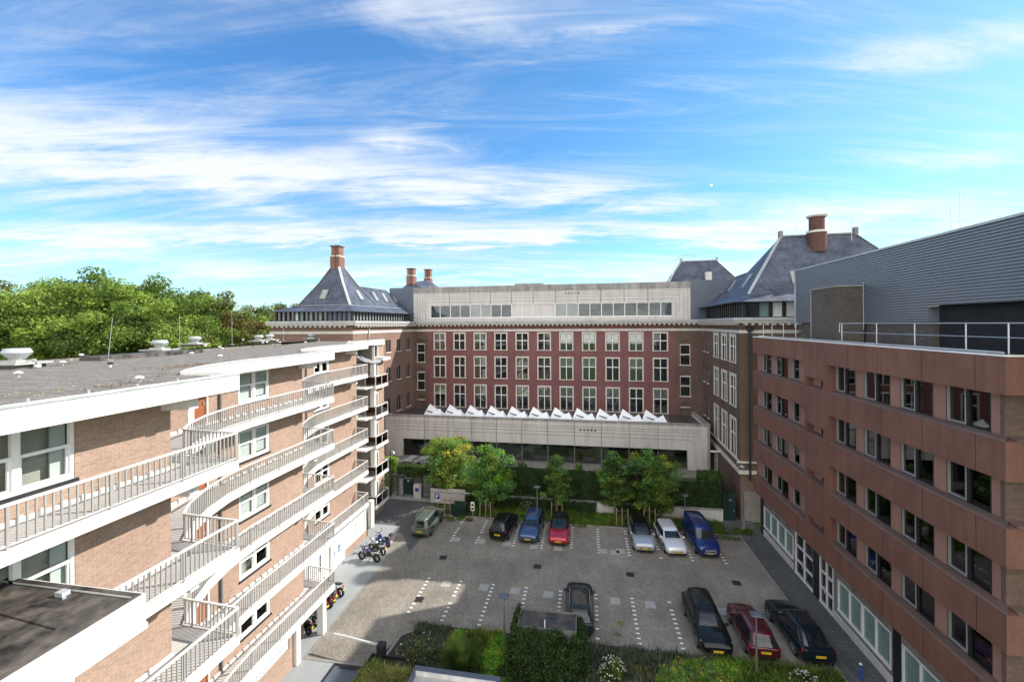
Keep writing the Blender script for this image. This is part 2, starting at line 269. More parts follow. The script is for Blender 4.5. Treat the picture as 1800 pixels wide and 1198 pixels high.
# ------------------------------------------------------------------ mesh helpers
class Fr:
    """frame of an upright wall: origin A, unit u along, n outward"""
    def __init__(s, A, B, flip=False):
        A = np.array(A, float); B = np.array(B, float); s.A = A; s.len = np.linalg.norm(B - A); s.u = (B - A) / s.len
        s.n = np.array([s.u[1], -s.u[0]]) * (-1 if flip else 1)
    def p(s, a, o, z): q = s.A + s.u * a + s.n * o; return (q[0], q[1], z)
    def pix(s, px, py):
        d = ray(px, py); n = s.n; t = (s.A @ n) / (d[:2] @ n); P = d * t
        return float((P[:2] - s.A) @ s.u), float(H + P[2])
class MB:
    def __init__(s): s.v = []; s.f = []; s.m = []
    def add(s, vs, fs, mi=0):
        b = len(s.v); s.v += [tuple(map(float, v)) for v in vs]
        for f in fs: s.f.append([b + i for i in f]); s.m.append(mi)
    def poly(s, vs, mi=0): s.add(vs, [range(len(vs))], mi)
    def hexa(s, p, mi=0): s.add(p, [(0, 3, 2, 1), (4, 5, 6, 7), (0, 1, 5, 4), (1, 2, 6, 5), (2, 3, 7, 6), (3, 0, 4, 7)], mi)
    def box(s, x0, x1, y0, y1, z0, z1, mi=0):
        s.hexa([(x0, y0, z0), (x1, y0, z0), (x1, y1, z0), (x0, y1, z0), (x0, y0, z1), (x1, y0, z1), (x1, y1, z1), (x0, y1, z1)], mi)
    def fbox(s, fr, a0, a1, o0, o1, z0, z1, mi=0):
        s.hexa([fr.p(a0, o0, z0), fr.p(a1, o0, z0), fr.p(a1, o1, z0), fr.p(a0, o1, z0), fr.p(a0, o0, z1), fr.p(a1, o0, z1), fr.p(a1, o1, z1), fr.p(a0, o1, z1)], mi)
    def prism(s, pts, z0, z1, mi=0, top=None):
        n = len(pts); vs = [(p[0], p[1], z0) for p in pts] + [(p[0], p[1], z1) for p in pts]
        s.add(vs, [tuple(range(n - 1, -1, -1))], mi); s.add(vs, [tuple(range(n, 2 * n))], mi if top is None else top)
        s.add(vs, [(i, (i + 1) % n, n + (i + 1) % n, n + i) for i in range(n)], mi)
    def bar(s, p, q, w, h=None, mi=0, up=(0, 0, 1)):
        p = Vector(p); q = Vector(q); d = (q - p); d.normalize(); h = h or w
        u = Vector(up)
        if abs(d.dot(u)) > .95: u = Vector((1, 0, 0))
        a = d.cross(u).normalized() * w / 2; b = a.cross(d).normalized() * h / 2
        s.hexa([p - a - b, p + a - b, p + a + b, p - a + b, q - a - b, q + a - b, q + a + b, q - a + b], mi)
    def tube(s, pts, r, n=8, mi=0, cap=True):
        pts = [Vector(p) for p in pts]; rs = r if isinstance(r, (list, tuple)) else [r] * len(pts); rings = []
        for i, p in enumerate(pts):
            d = (pts[min(i + 1, len(pts) - 1)] - pts[max(i - 1, 0)]).normalized()
            u = Vector((0, 0, 1)) if abs(d.z) < .9 else Vector((1, 0, 0))
            a = d.cross(u).normalized(); b = d.cross(a)
            rings.append([p + a * math.cos(2 * math.pi * k / n) * rs[i] + b * math.sin(2 * math.pi * k / n) * rs[i] for k in range(n)])
        vs = [v for r_ in rings for v in r_]; fs = []
        for i in range(len(rings) - 1):
            for k in range(n): fs.append((i * n + k, i * n + (k + 1) % n, (i + 1) * n + (k + 1) % n, (i + 1) * n + k))
        if cap: fs += [tuple(range(n - 1, -1, -1)), tuple((len(rings) - 1) * n + k for k in range(n))]
        s.add(vs, fs, mi)
    def lathe(s, c, prof, n=20, mi=0, axis='z'):
        vs = []
        for r, z in prof:
            for k in range(n):
                a = 2 * math.pi * k / n
                if axis == 'z': vs.append((c[0] + r * math.cos(a), c[1] + r * math.sin(a), c[2] + z))
                elif axis == 'x': vs.append((c[0] + z, c[1] + r * math.cos(a), c[2] + r * math.sin(a)))
                else: vs.append((c[0] + r * math.cos(a), c[1] + z, c[2] + r * math.sin(a)))
        fs = [(i * n + k, i * n + (k + 1) % n, (i + 1) * n + (k + 1) % n, (i + 1) * n + k) for i in range(len(prof) - 1) for k in range(n)]
        fs += [tuple(range(n - 1, -1, -1)), tuple((len(prof) - 1) * n + k for k in range(n))]
        s.add(vs, fs, mi)
    def build(s, name, mats, parent=None, smooth=False, bevel=0, subsurf=0):
        me = bpy.data.meshes.new(name); me.from_pydata(s.v, [], s.f)
        mats = [mats] if isinstance(mats, str) else mats
        for m in mats: me.materials.append(MAT[m])
        me.polygons.foreach_set('material_index', s.m)
        bm = bmesh.new(); bm.from_mesh(me)
        if smooth or bevel or subsurf: bmesh.ops.remove_doubles(bm, verts=bm.verts, dist=.0004)
        bmesh.ops.recalc_face_normals(bm, faces=bm.faces)
        bm.to_mesh(me); bm.free()
        if smooth: me.shade_smooth(); 
        o = bpy.data.objects.new(name, me); C.objects.link(o)
        if bevel:
            b = o.modifiers.new('bevel', 'BEVEL'); b.width = bevel; b.segments = 2; b.limit_method = 'ANGLE'
        if subsurf:
            b = o.modifiers.new('sub', 'SUBSURF'); b.levels = subsurf; b.render_levels = subsurf
        if parent: o.parent = parent
        return o
def thing(name, label, cat, loc=(0, 0, 0), rz=0, group=None):
    o = bpy.data.objects.new(name, None); C.objects.link(o); o.location = loc; o.rotation_euler = (0, 0, rz)
    o.empty_display_size = .2; return tag(o, label, cat, group)
def tag(o, label=None, cat=None, group=None, kind=None):
    if label: o['label'] = label
    if cat: o['category'] = cat
    if group: o['group'] = group
    if kind: o['kind'] = kind
    return o
def dup(root, loc, rz=None, label=None, group=None, scale=None):
    r = root.copy(); C.objects.link(r); r.location = loc
    if rz is not None: r.rotation_euler = (0, 0, rz)
    if scale: r.scale = scale
    if label: r['label'] = label
    if group: r['group'] = group
    def kids(a, b):
        for ch in list(a.children):
            c = ch.copy(); C.objects.link(c); c.parent = b; kids(ch, c)
    kids(root, r); return r
def wall(mb, fr, a0, a1, z0, z1, holes=(), depth=.2, mi=0, rmi=None, o=0):
    """wall sheet with rectangular holes and reveals"""
    rmi = mi if rmi is None else rmi
    A = sorted({a0, a1, *[min(max(h[0], a0), a1) for h in holes], *[min(max(h[1], a0), a1) for h in holes]})
    Z = sorted({z0, z1, *[min(max(h[2], z0), z1) for h in holes], *[min(max(h[3], z0), z1) for h in holes]})
    for i in range(len(A) - 1):
        for j in range(len(Z) - 1):
            ca, cz = (A[i] + A[i + 1]) / 2, (Z[j] + Z[j + 1]) / 2
            if any(h[0] < ca < h[1] and h[2] < cz < h[3] for h in holes): continue
            mb.poly([fr.p(A[i], o, Z[j]), fr.p(A[i + 1], o, Z[j]), fr.p(A[i + 1], o, Z[j + 1]), fr.p(A[i], o, Z[j + 1])], mi)
    for h in holes:
        q = [(h[0], h[2]), (h[1], h[2]), (h[1], h[3]), (h[0], h[3])]
        for k in range(4):
            (b0, y0), (b1, y1) = q[k], q[(k + 1) % 4]
            mb.poly([fr.p(b0, o, y0), fr.p(b1, o, y1), fr.p(b1, o - depth, y1), fr.p(b0, o - depth, y0)], rmi)
def leaves(name, clumps, mats, parent=None, seed=1, shell=.55, flat=0.0):
    """clumps: (cx,cy,cz, rx,ry,rz, n, size, matindex). many leaf-sized faces through the volume"""
    rg = np.random.default_rng(seed); V = []; MI = []
    for cx, cy, cz, rx, ry, rz, n, sz, mi in clumps:
        n = int(n)
        d = rg.normal(size=(n, 3)); d /= np.linalg.norm(d, axis=1)[:, None]
        rr = shell + (1 - shell) * rg.random(n) ** .6; rr *= 1 + .16 * rg.normal(size=n)
        c = d * rr[:, None] * np.array([rx, ry, rz]) + np.array([cx, cy, cz])
        nn = d + rg.normal(size=(n, 3)) * .75; nn[:, 2] += .45 + flat; nn /= np.linalg.norm(nn, axis=1)[:, None]
        t = np.cross(nn, rg.normal(size=(n, 3))); t /= np.linalg.norm(t, axis=1)[:, None] + 1e-9; b = np.cross(nn, t)
        s = sz * (.6 + .8 * rg.random(n))[:, None]
        V.append(np.stack([c - t * s * .5, c + b * s * .28 + nn * s * .06, c + t * s * .5, c - b * s * .28], 1)); MI.append(np.full(n, mi))
    V = np.concatenate(V); MI = np.concatenate(MI); n = len(V)
    return quads(name, V, MI, mats, parent)
def quads(name, V, MI, mats, parent=None):
    n = len(V); me = bpy.data.meshes.new(name); me.vertices.add(4 * n); me.vertices.foreach_set('co', V.reshape(-1).astype('f4'))
    me.loops.add(4 * n); me.loops.foreach_set('vertex_index', np.arange(4 * n, dtype='i4'))
    me.polygons.add(n); me.polygons.foreach_set('loop_start', np.arange(0, 4 * n, 4, dtype='i4')); me.polygons.foreach_set('loop_total', np.full(n, 4, dtype='i4'))
    for m in mats: me.materials.append(MAT[m])
    me.polygons.foreach_set('material_index', MI.astype('i4')); me.update(); me.validate()
    o = bpy.data.objects.new(name, me); C.objects.link(o)
    if parent: o.parent = parent
    return o
def blades(name, regions, mats, parent=None, seed=3):
    """upright grass blades: regions (x0,x1,y0,y1,z,n,height,mat,spread)"""
    rg = np.random.default_rng(seed); V = []; MI = []
    for x0, x1, y0, y1, z, n, h, mi, spr in regions:
        p = np.stack([rg.uniform(x0, x1, n), rg.uniform(y0, y1, n), np.full(n, z)], 1); hh = h * (.5 + rg.random(n))[:, None]
        a = rg.uniform(0, 6.28, n); t = np.stack([np.cos(a), np.sin(a), 0 * a], 1) * .02 * (1 + h)
        top = p + np.concatenate([rg.normal(size=(n, 2)) * spr * hh, hh], 1); mid = p * .5 + top * .5 + np.array([0, 0, .12]) * hh
        V.append(np.stack([p - t, mid - t * .9, top, mid + t * .9], 1)); MI.append(np.full(n, mi))
    return quads(name, np.concatenate(V), np.concatenate(MI), mats, parent)

# ------------------------------------------------------------------ ground, roads
g = MB(); g.box(-500, 400, -300, 700, -.5, -.06); tag(g.build('ground', 'lawn'), kind='structure')
g = MB(); g.box(-19.9, 15.64, 18, 40.9, -.05, 0); tag(g.build('parking_ground', 'paving'), kind='structure')
g = MB(); g.poly([(-22.6, 36.4, .004), (-16.5, 36.4, .004), (-14.6, 33.5, .004), (-14.2, 40.5, .004), (-16.2, 43.2, .004), (-16.2, 60, .004), (-22.6, 60, .004)]); g.poly([(-30, 35.5, 0), (-22.6, 35.5, 0), (-22.6, 60, 0), (-30, 60, 0)]); tag(g.build('road', 'asphalt'), kind='structure')
g = MB(); g.prism([(-20, 16), (-16.0, 16), (-16.0, 31.4), (-17.3, 37.7), (-20, 37.7)], -.04, .012); tag(g.build('footpath', 'smooth_asphalt'), kind='structure')
g = MB(); g.box(13.55, 15.6, 10, 40.6, -.04, .09); g.box(12.7, 15.6, 40.6, 43.8, -.04, .09); tag(g.build('pavement', 'paving_tile'), kind='structure')
g = MB(); g.box(13.4, 13.55, 10, 40.9, -.04, .1); g.box(-14.3, 13.4, 40.45, 40.6, -.04, .09); g.prism([(-9.6, 25.7), (13.4, 25.7), (13.4, 25.55), (-9.6, 25.55)], -.04, .09); g.prism([(-16.02, 18), (-15.88, 18), (-15.88, 31.4), (-16.02, 31.4)], -.04, .016)
g.bar((-9.6, 25.6, .03), (-11.2, 24.4, .03), .15, .12); g.bar((-11.2, 24.4, .03), (-11.4, 22.3, .03), .15, .12)
tag(g.build('kerb', 'kerb'), kind='structure')
# bay markings: rows of small white blocks
g = MB()
def dots(x, y0, y1, tilt=0, n=11):
    for k in range(n):
        yy = y0 + (y1 - y0) * k / (n - 1); random.random()
        if random.random() < .07: continue
        g.box(x - .11 + tilt * k, x + .11 + tilt * k, yy - .06, yy + .06, .001, .005)
for k in range(10): dots(-11.63 + 2.455 * k if k < 9 else 10.55, 30.3, 26.1)
for x_ in (-11.75, -9.45, -6.2, -3.75, -1.25, 1.05, 3.5, 5.95, 8.4, 10.9): dots(x_, 40.0, 35.9, n=10)
for xa, ya, xb, yb in ((1000, 1027, 1030, 1029),):
    pass
tag(g.build('bay_markings', 'road_mark'), kind='structure')
g = MB()
for px_, py_ in ((793, 968),): pass
near = [(656, 580), (920, 605), (1140, 628), (1372, 655)]
tiles = [(620 + a / 3.9925, 880 + b / 3.9925) for a, b in near + [(727, 269), (904, 282), (1083, 299), (1272, 319), (1442, 331)]]
tiles += [(1080 + a / 3.767, 880 + b / 3.767) for a, b in ((5, 660), (238, 685), (727, 730), (5, 341), (40, 330), (895, 210))] + [(1060, 968)]
for a, b in tiles:
    q = pZ(a, b); g.box(q[0] - .34, q[0] + .34, q[1] - .36, q[1] + .36, .001, .006)
tag(g.build('paving_slabs', 'tile_light'), kind='structure')
first = None
for i, (a, b, lab) in enumerate([(779, 979, 'rusty square drain grate in the shaded paving behind the green estate car'), (944.5, 995, 'dark drain grate in the middle of the parking court'), (737, 1052.5, 'brown drain grate in the sunlit paving near the barrier'), (1108, 1009, 'dark drain grate in front of the silver car'), (1295, 1024, 'dark drain grate in front of the blue van')]):
    q = pZ(a, b); m_ = MB(); m_.box(-.3, .3, -.3, .3, .001, .006)
    for k in range(6): m_.box(-.24, .24, -.25 + k * .09, -.2 + k * .09, .006, .012, 1)
    if first is None: first = m_.build('drain_grate', ['tile_iron', 'black_frame']); o = first
    else: o = first.copy(); C.objects.link(o)
    o.location = (q[0], q[1], 0); tag(o, lab, 'drain', 'drain grates in the parking court')
# ================================================================== left gallery-access apartment building
apt = thing('apartment_building', 'pale brick apartment building with stepped white access galleries and flat roof, left of the courtyard', 'building', (-20, 20, 0))
def keep(o):                    # geometry is in world space: undo the parent offset
    o.matrix_parent_inverse = Matrix.Translation(-Vector(o.parent.location)) if o.parent else Matrix(); return o
def part(mb, name, mats, parent, **k):
    o = mb.build(name, mats, None, **k); o.parent = parent
    root = parent
    while root.parent: root = root.parent
    if parent is root: o.matrix_parent_inverse = Matrix.Translation(-Vector(root.location))
    return o
SEG = [(-11.46, 2.0, 12.45), (-15.52, 16.6, 24.3), (-19.57, 28.4, 35.95)]
WX = [-12.9, -16.93, -20.96]; WY = [(-1.0, 11.35), (11.35, 23.2), (23.2, 36.4)]
outer = [(-11.46, 1.0), (-11.46, 12.45), (-13.75, 12.62), (-14.35, 13.4), (-15.0, 14.8), (-15.38, 16.2), (-15.52, 17.6), (-15.52, 24.3), (-17.8, 24.5), (-18.4, 25.3), (-19.0, 26.7), (-19.4, 28.1), (-19.57, 29.5), (-19.57, 35.95), (-21.7, 36.12)]
LV = [14.52 - 2.93 * k for k in range(5)]
ZR = 17.32
# brick walls with window and door openings
win = {0: [(6.55, 8.8)], 1: [(18.4, 20.45)], 2: [(30.15, 32.1)]}
door = {1: (15.65, 16.65), 2: (27.5, 28.45), 0: (3.2, 4.2)}
m = MB()
frs = []
for i in range(3):
    fr = Fr((WX[i], WY[i][0]), (WX[i], WY[i][1])); frs.append(fr)
    holes = []
    for L_ in LV:
        for a, b in win[i]: holes.append((a - WY[i][0], b - WY[i][0], L_ + .62, L_ + 2.14))
        a, b = door[i]; holes.append((a - WY[i][0], b - WY[i][0], L_, L_ + 2.12))
    wall(m, fr, 0, fr.len, 2.5 if i else 0, 17.3, holes, .16)
    if i < 2:
        f2 = Fr((WX[i], WY[i][1]), (WX[i + 1], WY[i][1])); wall(m, f2, 0, f2.len, 0, 17.3)
m.box(-27, -20.97, 36.2, 36.4, 0, 17.3); m.box(-27.2, -27, 0, 36.4, 0, 17.3)
part(m, 'brick_wall', 'brick_orange', apt)
# windows
rgw = random.Random(5)
def apt_window(fr, a0, a1, z0, z1, parent, kinds):
    f = MB(); o = -.13; t = .085
    for q in ((a0, a0 + t, z0, z1), (a1 - t, a1, z0, z1)): f.fbox(fr, q[0], q[1], o, o + .11, q[2], q[3])
    f.fbox(fr, a0 + t, a1 - t, o, o + .11, z0, z0 + t); f.fbox(fr, a0 + t, a1 - t, o, o + .11, z1 - t, z1)
    mid = (a0 + a1) / 2; f.fbox(fr, mid - .075, mid + .075, o, o + .12, z0 + t, z1 - t)
    zm = z0 + (z1 - z0) * .56
    for b0, b1 in ((a0 + t, mid - .075), (mid + .075, a1 - t)):
        f.fbox(fr, b0, b1, o + .01, o + .09, zm - .04, zm + .04)
        for q in ((b0, b0 + .05), (b1 - .05, b1)): f.fbox(fr, q[0], q[1], o + .01, o + .07, z0 + t, zm - .04)
        f.fbox(fr, b0 + .05, b1 - .05, o + .01, o + .07, z0 + t, z0 + t + .06)
    wn = part(f, 'window', 'white_frame', parent)
    s = MB(); s.fbox(fr, a0 - .06, a1 + .06, -.02, .06, z0 - .09, z0 - .002); part(s, 'window_sill', 'brick_dark' if fr is frs[0] or True else 'brick_dark', wn)
    p = MB(); p.fbox(fr, a0 + t, a1 - t, o + .01, o + .02, z0 + t, z1 - t); part(p, 'pane', 'glass_thin', wn)
    c = MB(); k = rgw.choice(kinds)
    zc = z0 + t if k == 'full' else zm + .02
    if k in ('full', 'half'):
        c.fbox(fr, a0 + t, mid - .08, o - .07, o - .05, zc, z1 - t); c.fbox(fr, mid + .08, a1 - t, o - .07, o - .05, z0 + t + .1, z1 - t)
    else:
        c.fbox(fr, a0 + t, a0 + .4, o - .09, o - .05, z0, z1); c.fbox(fr, a1 - .4, a1 - t, o - .09, o - .05, z0, z1)
    part(c, 'curtain', 'curtain', wn)
    b = MB(); b.fbox(fr, a0 - .3, a1 + .3, o - 1.2, o - .22, z0 - .3, z1 + .1); bb = part(b, 'room', 'interior', wn)
for i in range(3):
    for L_ in LV:
        for a, b in win[i]: apt_window(frs[i], a - WY[i][0], b - WY[i][0], L_ + .62, L_ + 2.14, apt, ['full', 'full', 'side', 'half'])
        a, b = door[i]; a -= WY[i][0]; b -= WY[i][0]
        d = MB(); d.fbox(frs[i], a + .3, b - .06, -.12, -.06, L_, L_ + 2.02); dd = part(d, 'door', 'door_orange', apt)
        d = MB(); d.fbox(frs[i], b - .2, b - .15, -.058, -.01, L_ + .95, L_ + 1.1); part(d, 'handle', 'steel', dd)
        d = MB(); d.fbox(frs[i], a, a + .3, -.13, .03, L_, L_ + 2.1); d.fbox(frs[i], b - .06, b, -.13, .03, L_, L_ + 2.1); d.fbox(frs[i], a + .3, b - .06, -.13, .0, L_ + 2.02, L_ + 2.1); part(d, 'door_frame', 'white_frame', dd)
# floor slabs and roof edge following the stepped outline
def inner():   # wall side
    return [(-26.9, 36.12), (-26.9, 1.0)]
for k, L_ in enumerate(LV):
    m = MB(); m.prism(outer + inner(), L_ - .30, L_ - .012, 0); m.prism([(p[0] - .05, p[1]) for p in outer] + inner(), L_ - .012, L_, 1, 1)
    part(m, 'gallery_slab', ['white_paint', 'concrete'], apt)
m = MB()
def offs(pts, d):
    r = []
    for i, p in enumerate(pts):
        a = np.array(pts[max(i - 1, 0)]); b = np.array(pts[min(i + 1, len(pts) - 1)]); t = (b - a) / np.linalg.norm(b - a); n = np.array([t[1], -t[0]]); r.append((p[0] + n[0] * d, p[1] + n[1] * d))
    return r
fo = offs(outer, .04); fi = offs(outer, -.14)
for i in range(len(outer) - 1):
    m.add([(fo[i][0], fo[i][1], 16.86), (fo[i + 1][0], fo[i + 1][1], 16.86), (fi[i + 1][0], fi[i + 1][1], 16.86), (fi[i][0], fi[i][1], 16.86),
           (fo[i][0], fo[i][1], 17.43), (fo[i + 1][0], fo[i + 1][1], 17.43), (fi[i + 1][0], fi[i + 1][1], 17.43), (fi[i][0], fi[i][1], 17.43)],
          [(0, 1, 5, 4), (3, 2, 6, 7), (4, 5, 6, 7), (0, 1, 2, 3)])
part(m, 'fascia', 'white_paint', apt)
m = MB()
for i in range(len(outer) - 1): m.bar((fo[i][0] + .012, fo[i][1], 17.40), (fo[i + 1][0] + .012, fo[i + 1][1], 17.40), .03, .05)
for i in range(40):
    t = 1.5 + i * 1.1
    if t < 12: m.box(-11.5, -11.46, t, t + .03, 17.43, 17.52)
part(m, 'drip_edge', 'zinc_light', apt)
m = MB(); m.prism(fi + [(-21.7, 41), (-28, 41), (-28, 33.5), (-26.2, 33), (-25.4, 14), (-24.9, 0)], 16.95, ZR, 1, 0); 
m.prism([(-28.05, 41.05), (-27.8, 41.05), (-27.8, 33.4), (-26.0, 32.9), (-25.2, 14), (-24.7, 0), (-24.95, 0), (-25.5, 14.1), (-26.3, 33.1), (-28.05, 33.6)], ZR, 17.44, 0, 0)
part(m, 'flat_roof', ['bitumen', 'white_paint'], apt)
m = MB()      # roof end of the stair block
m.prism([(-20.4, 36.0), (-20.4, 40.9), (-21.75, 41.1), (-21.75, 36.2)], 17.0, 17.55, 0, 1); m.prism([(-19.72, 36.3), (-19.9, 38.6), (-20.4, 38.8), (-20.4, 36.3)], 17.12, 17.45, 0, 1)
part(m, 'stair_roof', ['white_paint', 'bitumen'], apt)
# brackets under slabs at the steps
for i in range(3):
    yb = [11.05, 22.9, 34.6][i]
    for zt in [16.86] + [l - .3 for l in LV[:-1]]:
        xo = SEG[i][0] - .42
        m = MB(); m.hexa([(WX[i], yb, zt - .46), (xo, yb, zt - .40), (xo, yb + .3, zt - .40), (WX[i], yb + .3, zt - .46), (WX[i], yb, zt), (xo, yb, zt), (xo, yb + .3, zt), (WX[i], yb + .3, zt)])
        part(m, 'bracket', 'white_paint', apt)
# railings: one per gallery run
def railing(pts, L_, parent, sp=.148, name='railing'):
    m = MB(); top = L_ + .9
    for i in range(len(pts) - 1):
        a = Vector(pts[i]); b = Vector(pts[i + 1]); d = b - a; n = max(1, int(round(d.length / sp)))
        m.bar((a.x, a.y, top), (b.x, b.y, top), .075, .05); m.bar((a.x, a.y, L_ + .07), (b.x, b.y, L_ + .07), .03, .035)
        for k in range(n):
            q = a + d * (k + .5) / n; m.bar((q.x, q.y, L_ + .085), (q.x, q.y, top - .025), .034, .034, 1, up=(1, 0, 0))
        if d.length > 1.5:
            for k in range(int(d.length / 1.9) + 1):
                q = a + d * min(1, k * 1.9 / d.length); m.bar((q.x, q.y, L_ - .1), (q.x, q.y, top - .02), .05, .05, 1, up=(1, 0, 0))
    return part(m, name, ['rail_white', 'rail_grey'], parent)
ro = offs(outer, -.06)
for L_ in LV:
    railing(ro[0:3], L_, apt); railing(ro[2:9], L_, apt); railing(ro[8:15], L_, apt)
# scalloped upstand along the wall foot
m = MB()
for i in range(2):
    for L_ in LV:
        m.box(WX[i] + .02, WX[i] + .07, WY[i][0], WY[i][1] - .02, L_ + .001, L_ + .10)
        for k in range(int((WY[i][1] - max(WY[i][0], 3)) / .42)):
            yy = max(WY[i][0], 3) + k * .42; m.box(WX[i] + .07, WX[i] + .13, yy, yy + .1, L_ + .001, L_ + .16)
part(m, 'upstand', 'white_paint', apt)
# downpipes
for i in (1, 2):
    m = MB(); y0 = WY[i][0] + 5.9 ; m.tube([(WX[i] + .09, y0, 2.8), (WX[i] + .09, y0, 16.95)], .055, 8); part(m, 'downpipe', 'grey_frame', apt)
# ground floor
G0 = Fr((-19.46, 24.0), (-19.46, 35.5)); m = MB(); wall(m, G0, 0, G0.len, 0, 2.5, [(8.0, 9.6, .75, 2.25), (9.95, 11.1, .75, 2.25), (2.4, 5.2, .75, 2.25)], .12)
m.box(-22, -19.46, 35.3, 35.5, 0, 2.5)
part(m, 'garage_wall', 'white_paint', apt)
for b_ in [(-19.6, -19.25, y_, y_ + .35) for y_ in (24.0, 29.6)] + [(-16.35, -15.95, y_ - .35, y_) for y_ in (15.4, 21.6, 24.0)] + [(-20.2, -19.8, 36.9, 37.4)]:
    m = MB(); m.box(*b_, 0, 2.5); part(m, 'column', 'white_paint', apt)
m = MB(); m.fbox(G0, 7.9, 11.3, .003, .03, 0, .62); part(m, 'plinth', 'brick_orange', apt)
def gblock(fr, a0, a1, z0, z1, nz, na):
    m = MB(); m.fbox(fr, a0, a1, -.1, -.06, z0, z1)
    b = part(m, 'glass_block_window', 'white_frame', apt)
    m = MB()
    for i in range(na):
        for j in range(nz):
            m.fbox(fr, a0 + (i + .12) * (a1 - a0) / na, a0 + (i + .88) * (a1 - a0) / na, -.058, -.03, z0 + (j + .22) * (z1 - z0) / nz, z0 + (j + .78) * (z1 - z0) / nz)
    part(m, 'glass_blocks', 'glass_block', b)
gblock(G0, 8.0, 9.6, .75, 2.25, 9, 6); gblock(G0, 9.95, 11.1, .75, 2.25, 9, 4); gblock(G0, 2.4, 5.2, .75, 2.25, 9, 10)
G1 = Fr((-16.15, 5.0), (-16.15, 21.3)); m = MB(); wall(m, G1, 0, G1.len, 0, 2.5, [(9.0, 15.9, 1.25, 2.1)], .1, 0); m.box(-19.5, -16.2, 21.1, 21.3, 0, 2.5); part(m, 'ground_floor_wall', 'brick_orange', apt)
gblock(G1, 9.0, 15.9, 1.25, 2.1, 4, 30)
m = MB(); m.fbox(G1, 0, 16.3, .002, .05, 2.12, 2.5); m.fbox(G1, 8.2, 8.95, .002, .04, 0, 2.1); part(m, 'ground_floor_band', 'white_paint', apt)
m = MB(); m.box(-19.44, -19.40, 28.6, 31.2, 0, 2.2); gd = part(m, 'garage_door', 'white_paint', apt)
m = MB(); m.box(-19.398, -19.385, 30.75, 31.1, 1.05, 1.55); m.box(-19.398, -19.385, 30.05, 30.3, 1.0, 1.35); m2 = part(m, 'sign_plate', 'blue_paint', gd)
m = MB()
for z_ in (1.14, 1.22, 1.30, 1.42): m.box(-19.3845, -19.383, 30.8, 31.05, z_, z_ + .03)
part(m, 'sign_text', 'white_frame', m2)
# stair tower behind the last gallery with half-landing balconies
m = MB(); T = Fr((-20.6, 38.9), (-20.6, 40.95)); holes = []
for L_ in [l - 1.46 for l in LV] + [LV[0] + 1.2]: holes.append((.15, .95, L_ + .05, L_ + 2.1 if L_ < 15 else L_ + 1.3))
wall(m, T, 0, T.len, 0, 17.0, holes, .2); m.box(-27, -20.6, 40.95, 41.1, 0, 17.0)
part(m, 'stair_tower', 'brick_orange', apt)
for h in holes:
    m = MB(); f = part(m, 'x', 'white_frame', apt) if False else None
    m.fbox(T, h[0], h[0] + .07, -.15, .02, h[2], h[3]); m.fbox(T, h[1] - .07, h[1], -.15, .02, h[2], h[3]); m.fbox(T, h[0] + .07, h[1] - .07, -.15, .02, h[3] - .09, h[3]); m.fbox(T, h[0] + .07, h[1] - .07, -.15, .02, h[2], h[2] + .07)
    f = part(m, 'landing_door', 'white_frame', apt); m = MB(); m.fbox(T, h[0] + .07, h[1] - .07, -.1, -.08, h[2] + .07, h[3] - .09); part(m, 'pane', 'glass_sky', f)
m = MB(); m.box(-25, -20.62, 38.7, 38.9, 0, 17.0); m.box(-20.75, -20.3, 38.55, 38.9, 2.3, 15.2, 1); part(m, 'stair_side_wall', ['concrete_raw', 'white_paint'], apt)
for k, L_ in enumerate([l - 1.46 for l in LV]):
    m = MB(); m.box(-22.4, -20.05, 38.35, 40.95, L_ - .28, L_); m.box(-21.9, -20.35, 36.9, 38.35, L_ - .14, L_ - .02); 
    for j in range(6): m.box(-22.9, -21.8, 36.4 + j * .33, 36.75 + j * .33, L_ + 1.1 - j * .22, L_ + 1.2 - j * .22)
    part(m, 'landing_slab', 'white_paint', apt)
    m = MB(); pr = [(-20.1, 38.4), (-20.1, 40.9)]
    m.bar((-20.1, 38.4, L_ + .95), (-20.1, 40.9, L_ + .95), .07, .06); m.bar((-21.9, 38.4, L_ + .95), (-20.1, 38.4, L_ + .95), .07, .06); m.bar((-20.1, 40.9, L_ + .95), (-21, 40.9, L_ + .95), .07, .06)
    for q in ((-20.1, 38.4), (-20.1, 39.65), (-20.1, 40.9), (-21.2, 38.4)): m.bar((q[0], q[1], L_ - .2), (q[0], q[1], L_ + .95), .045, up=(1, 0, 0))
    rr_ = part(m, 'landing_railing', 'rail_white', apt)
    m = MB(); m.box(-20.12, -20.10, 38.5, 39.6, L_ + .08, L_ + .85); m.box(-20.12, -20.10, 39.7, 40.85, L_ + .08, L_ + .85); m.box(-21.1, -20.2, 38.41, 38.43, L_ + .08, L_ + .85); part(m, 'glass_panel', 'glass_bronze', rr_)
    m = MB(); m.bar((-22.3, 36.3, L_ + 2.2), (-21.3, 38.3, L_ + 1.0), .08, .06); m.bar((-22.3, 36.3, L_ + 2.2), (-22.6, 36.2, L_ + 2.2), .08, .06); part(m, 'handrail', 'rail_grey', apt)
m = MB()
vs = [(-22.0, 36.3, 16.7), (-21.3, 36.6, 16.4), (-20.7, 37.3, 15.75), (-20.2, 38.3, 15.5), (-20.1, 39.6, 15.5)]
for i in range(len(vs) - 1):
    a, b = vs[i], vs[i + 1]; m.hexa([(a[0], a[1], a[2] - .22), (b[0], b[1], b[2] - .22), (b[0] - 1.2, b[1] + .6, b[2] - .22), (a[0] - .9, a[1] + .9, a[2] - .22), a, b, (b[0] - 1.2, b[1] + .6, b[2] + .3), (a[0] - .9, a[1] + .9, a[2] + .3)])
part(m, 'stair_canopy', ['zinc_light'], apt)
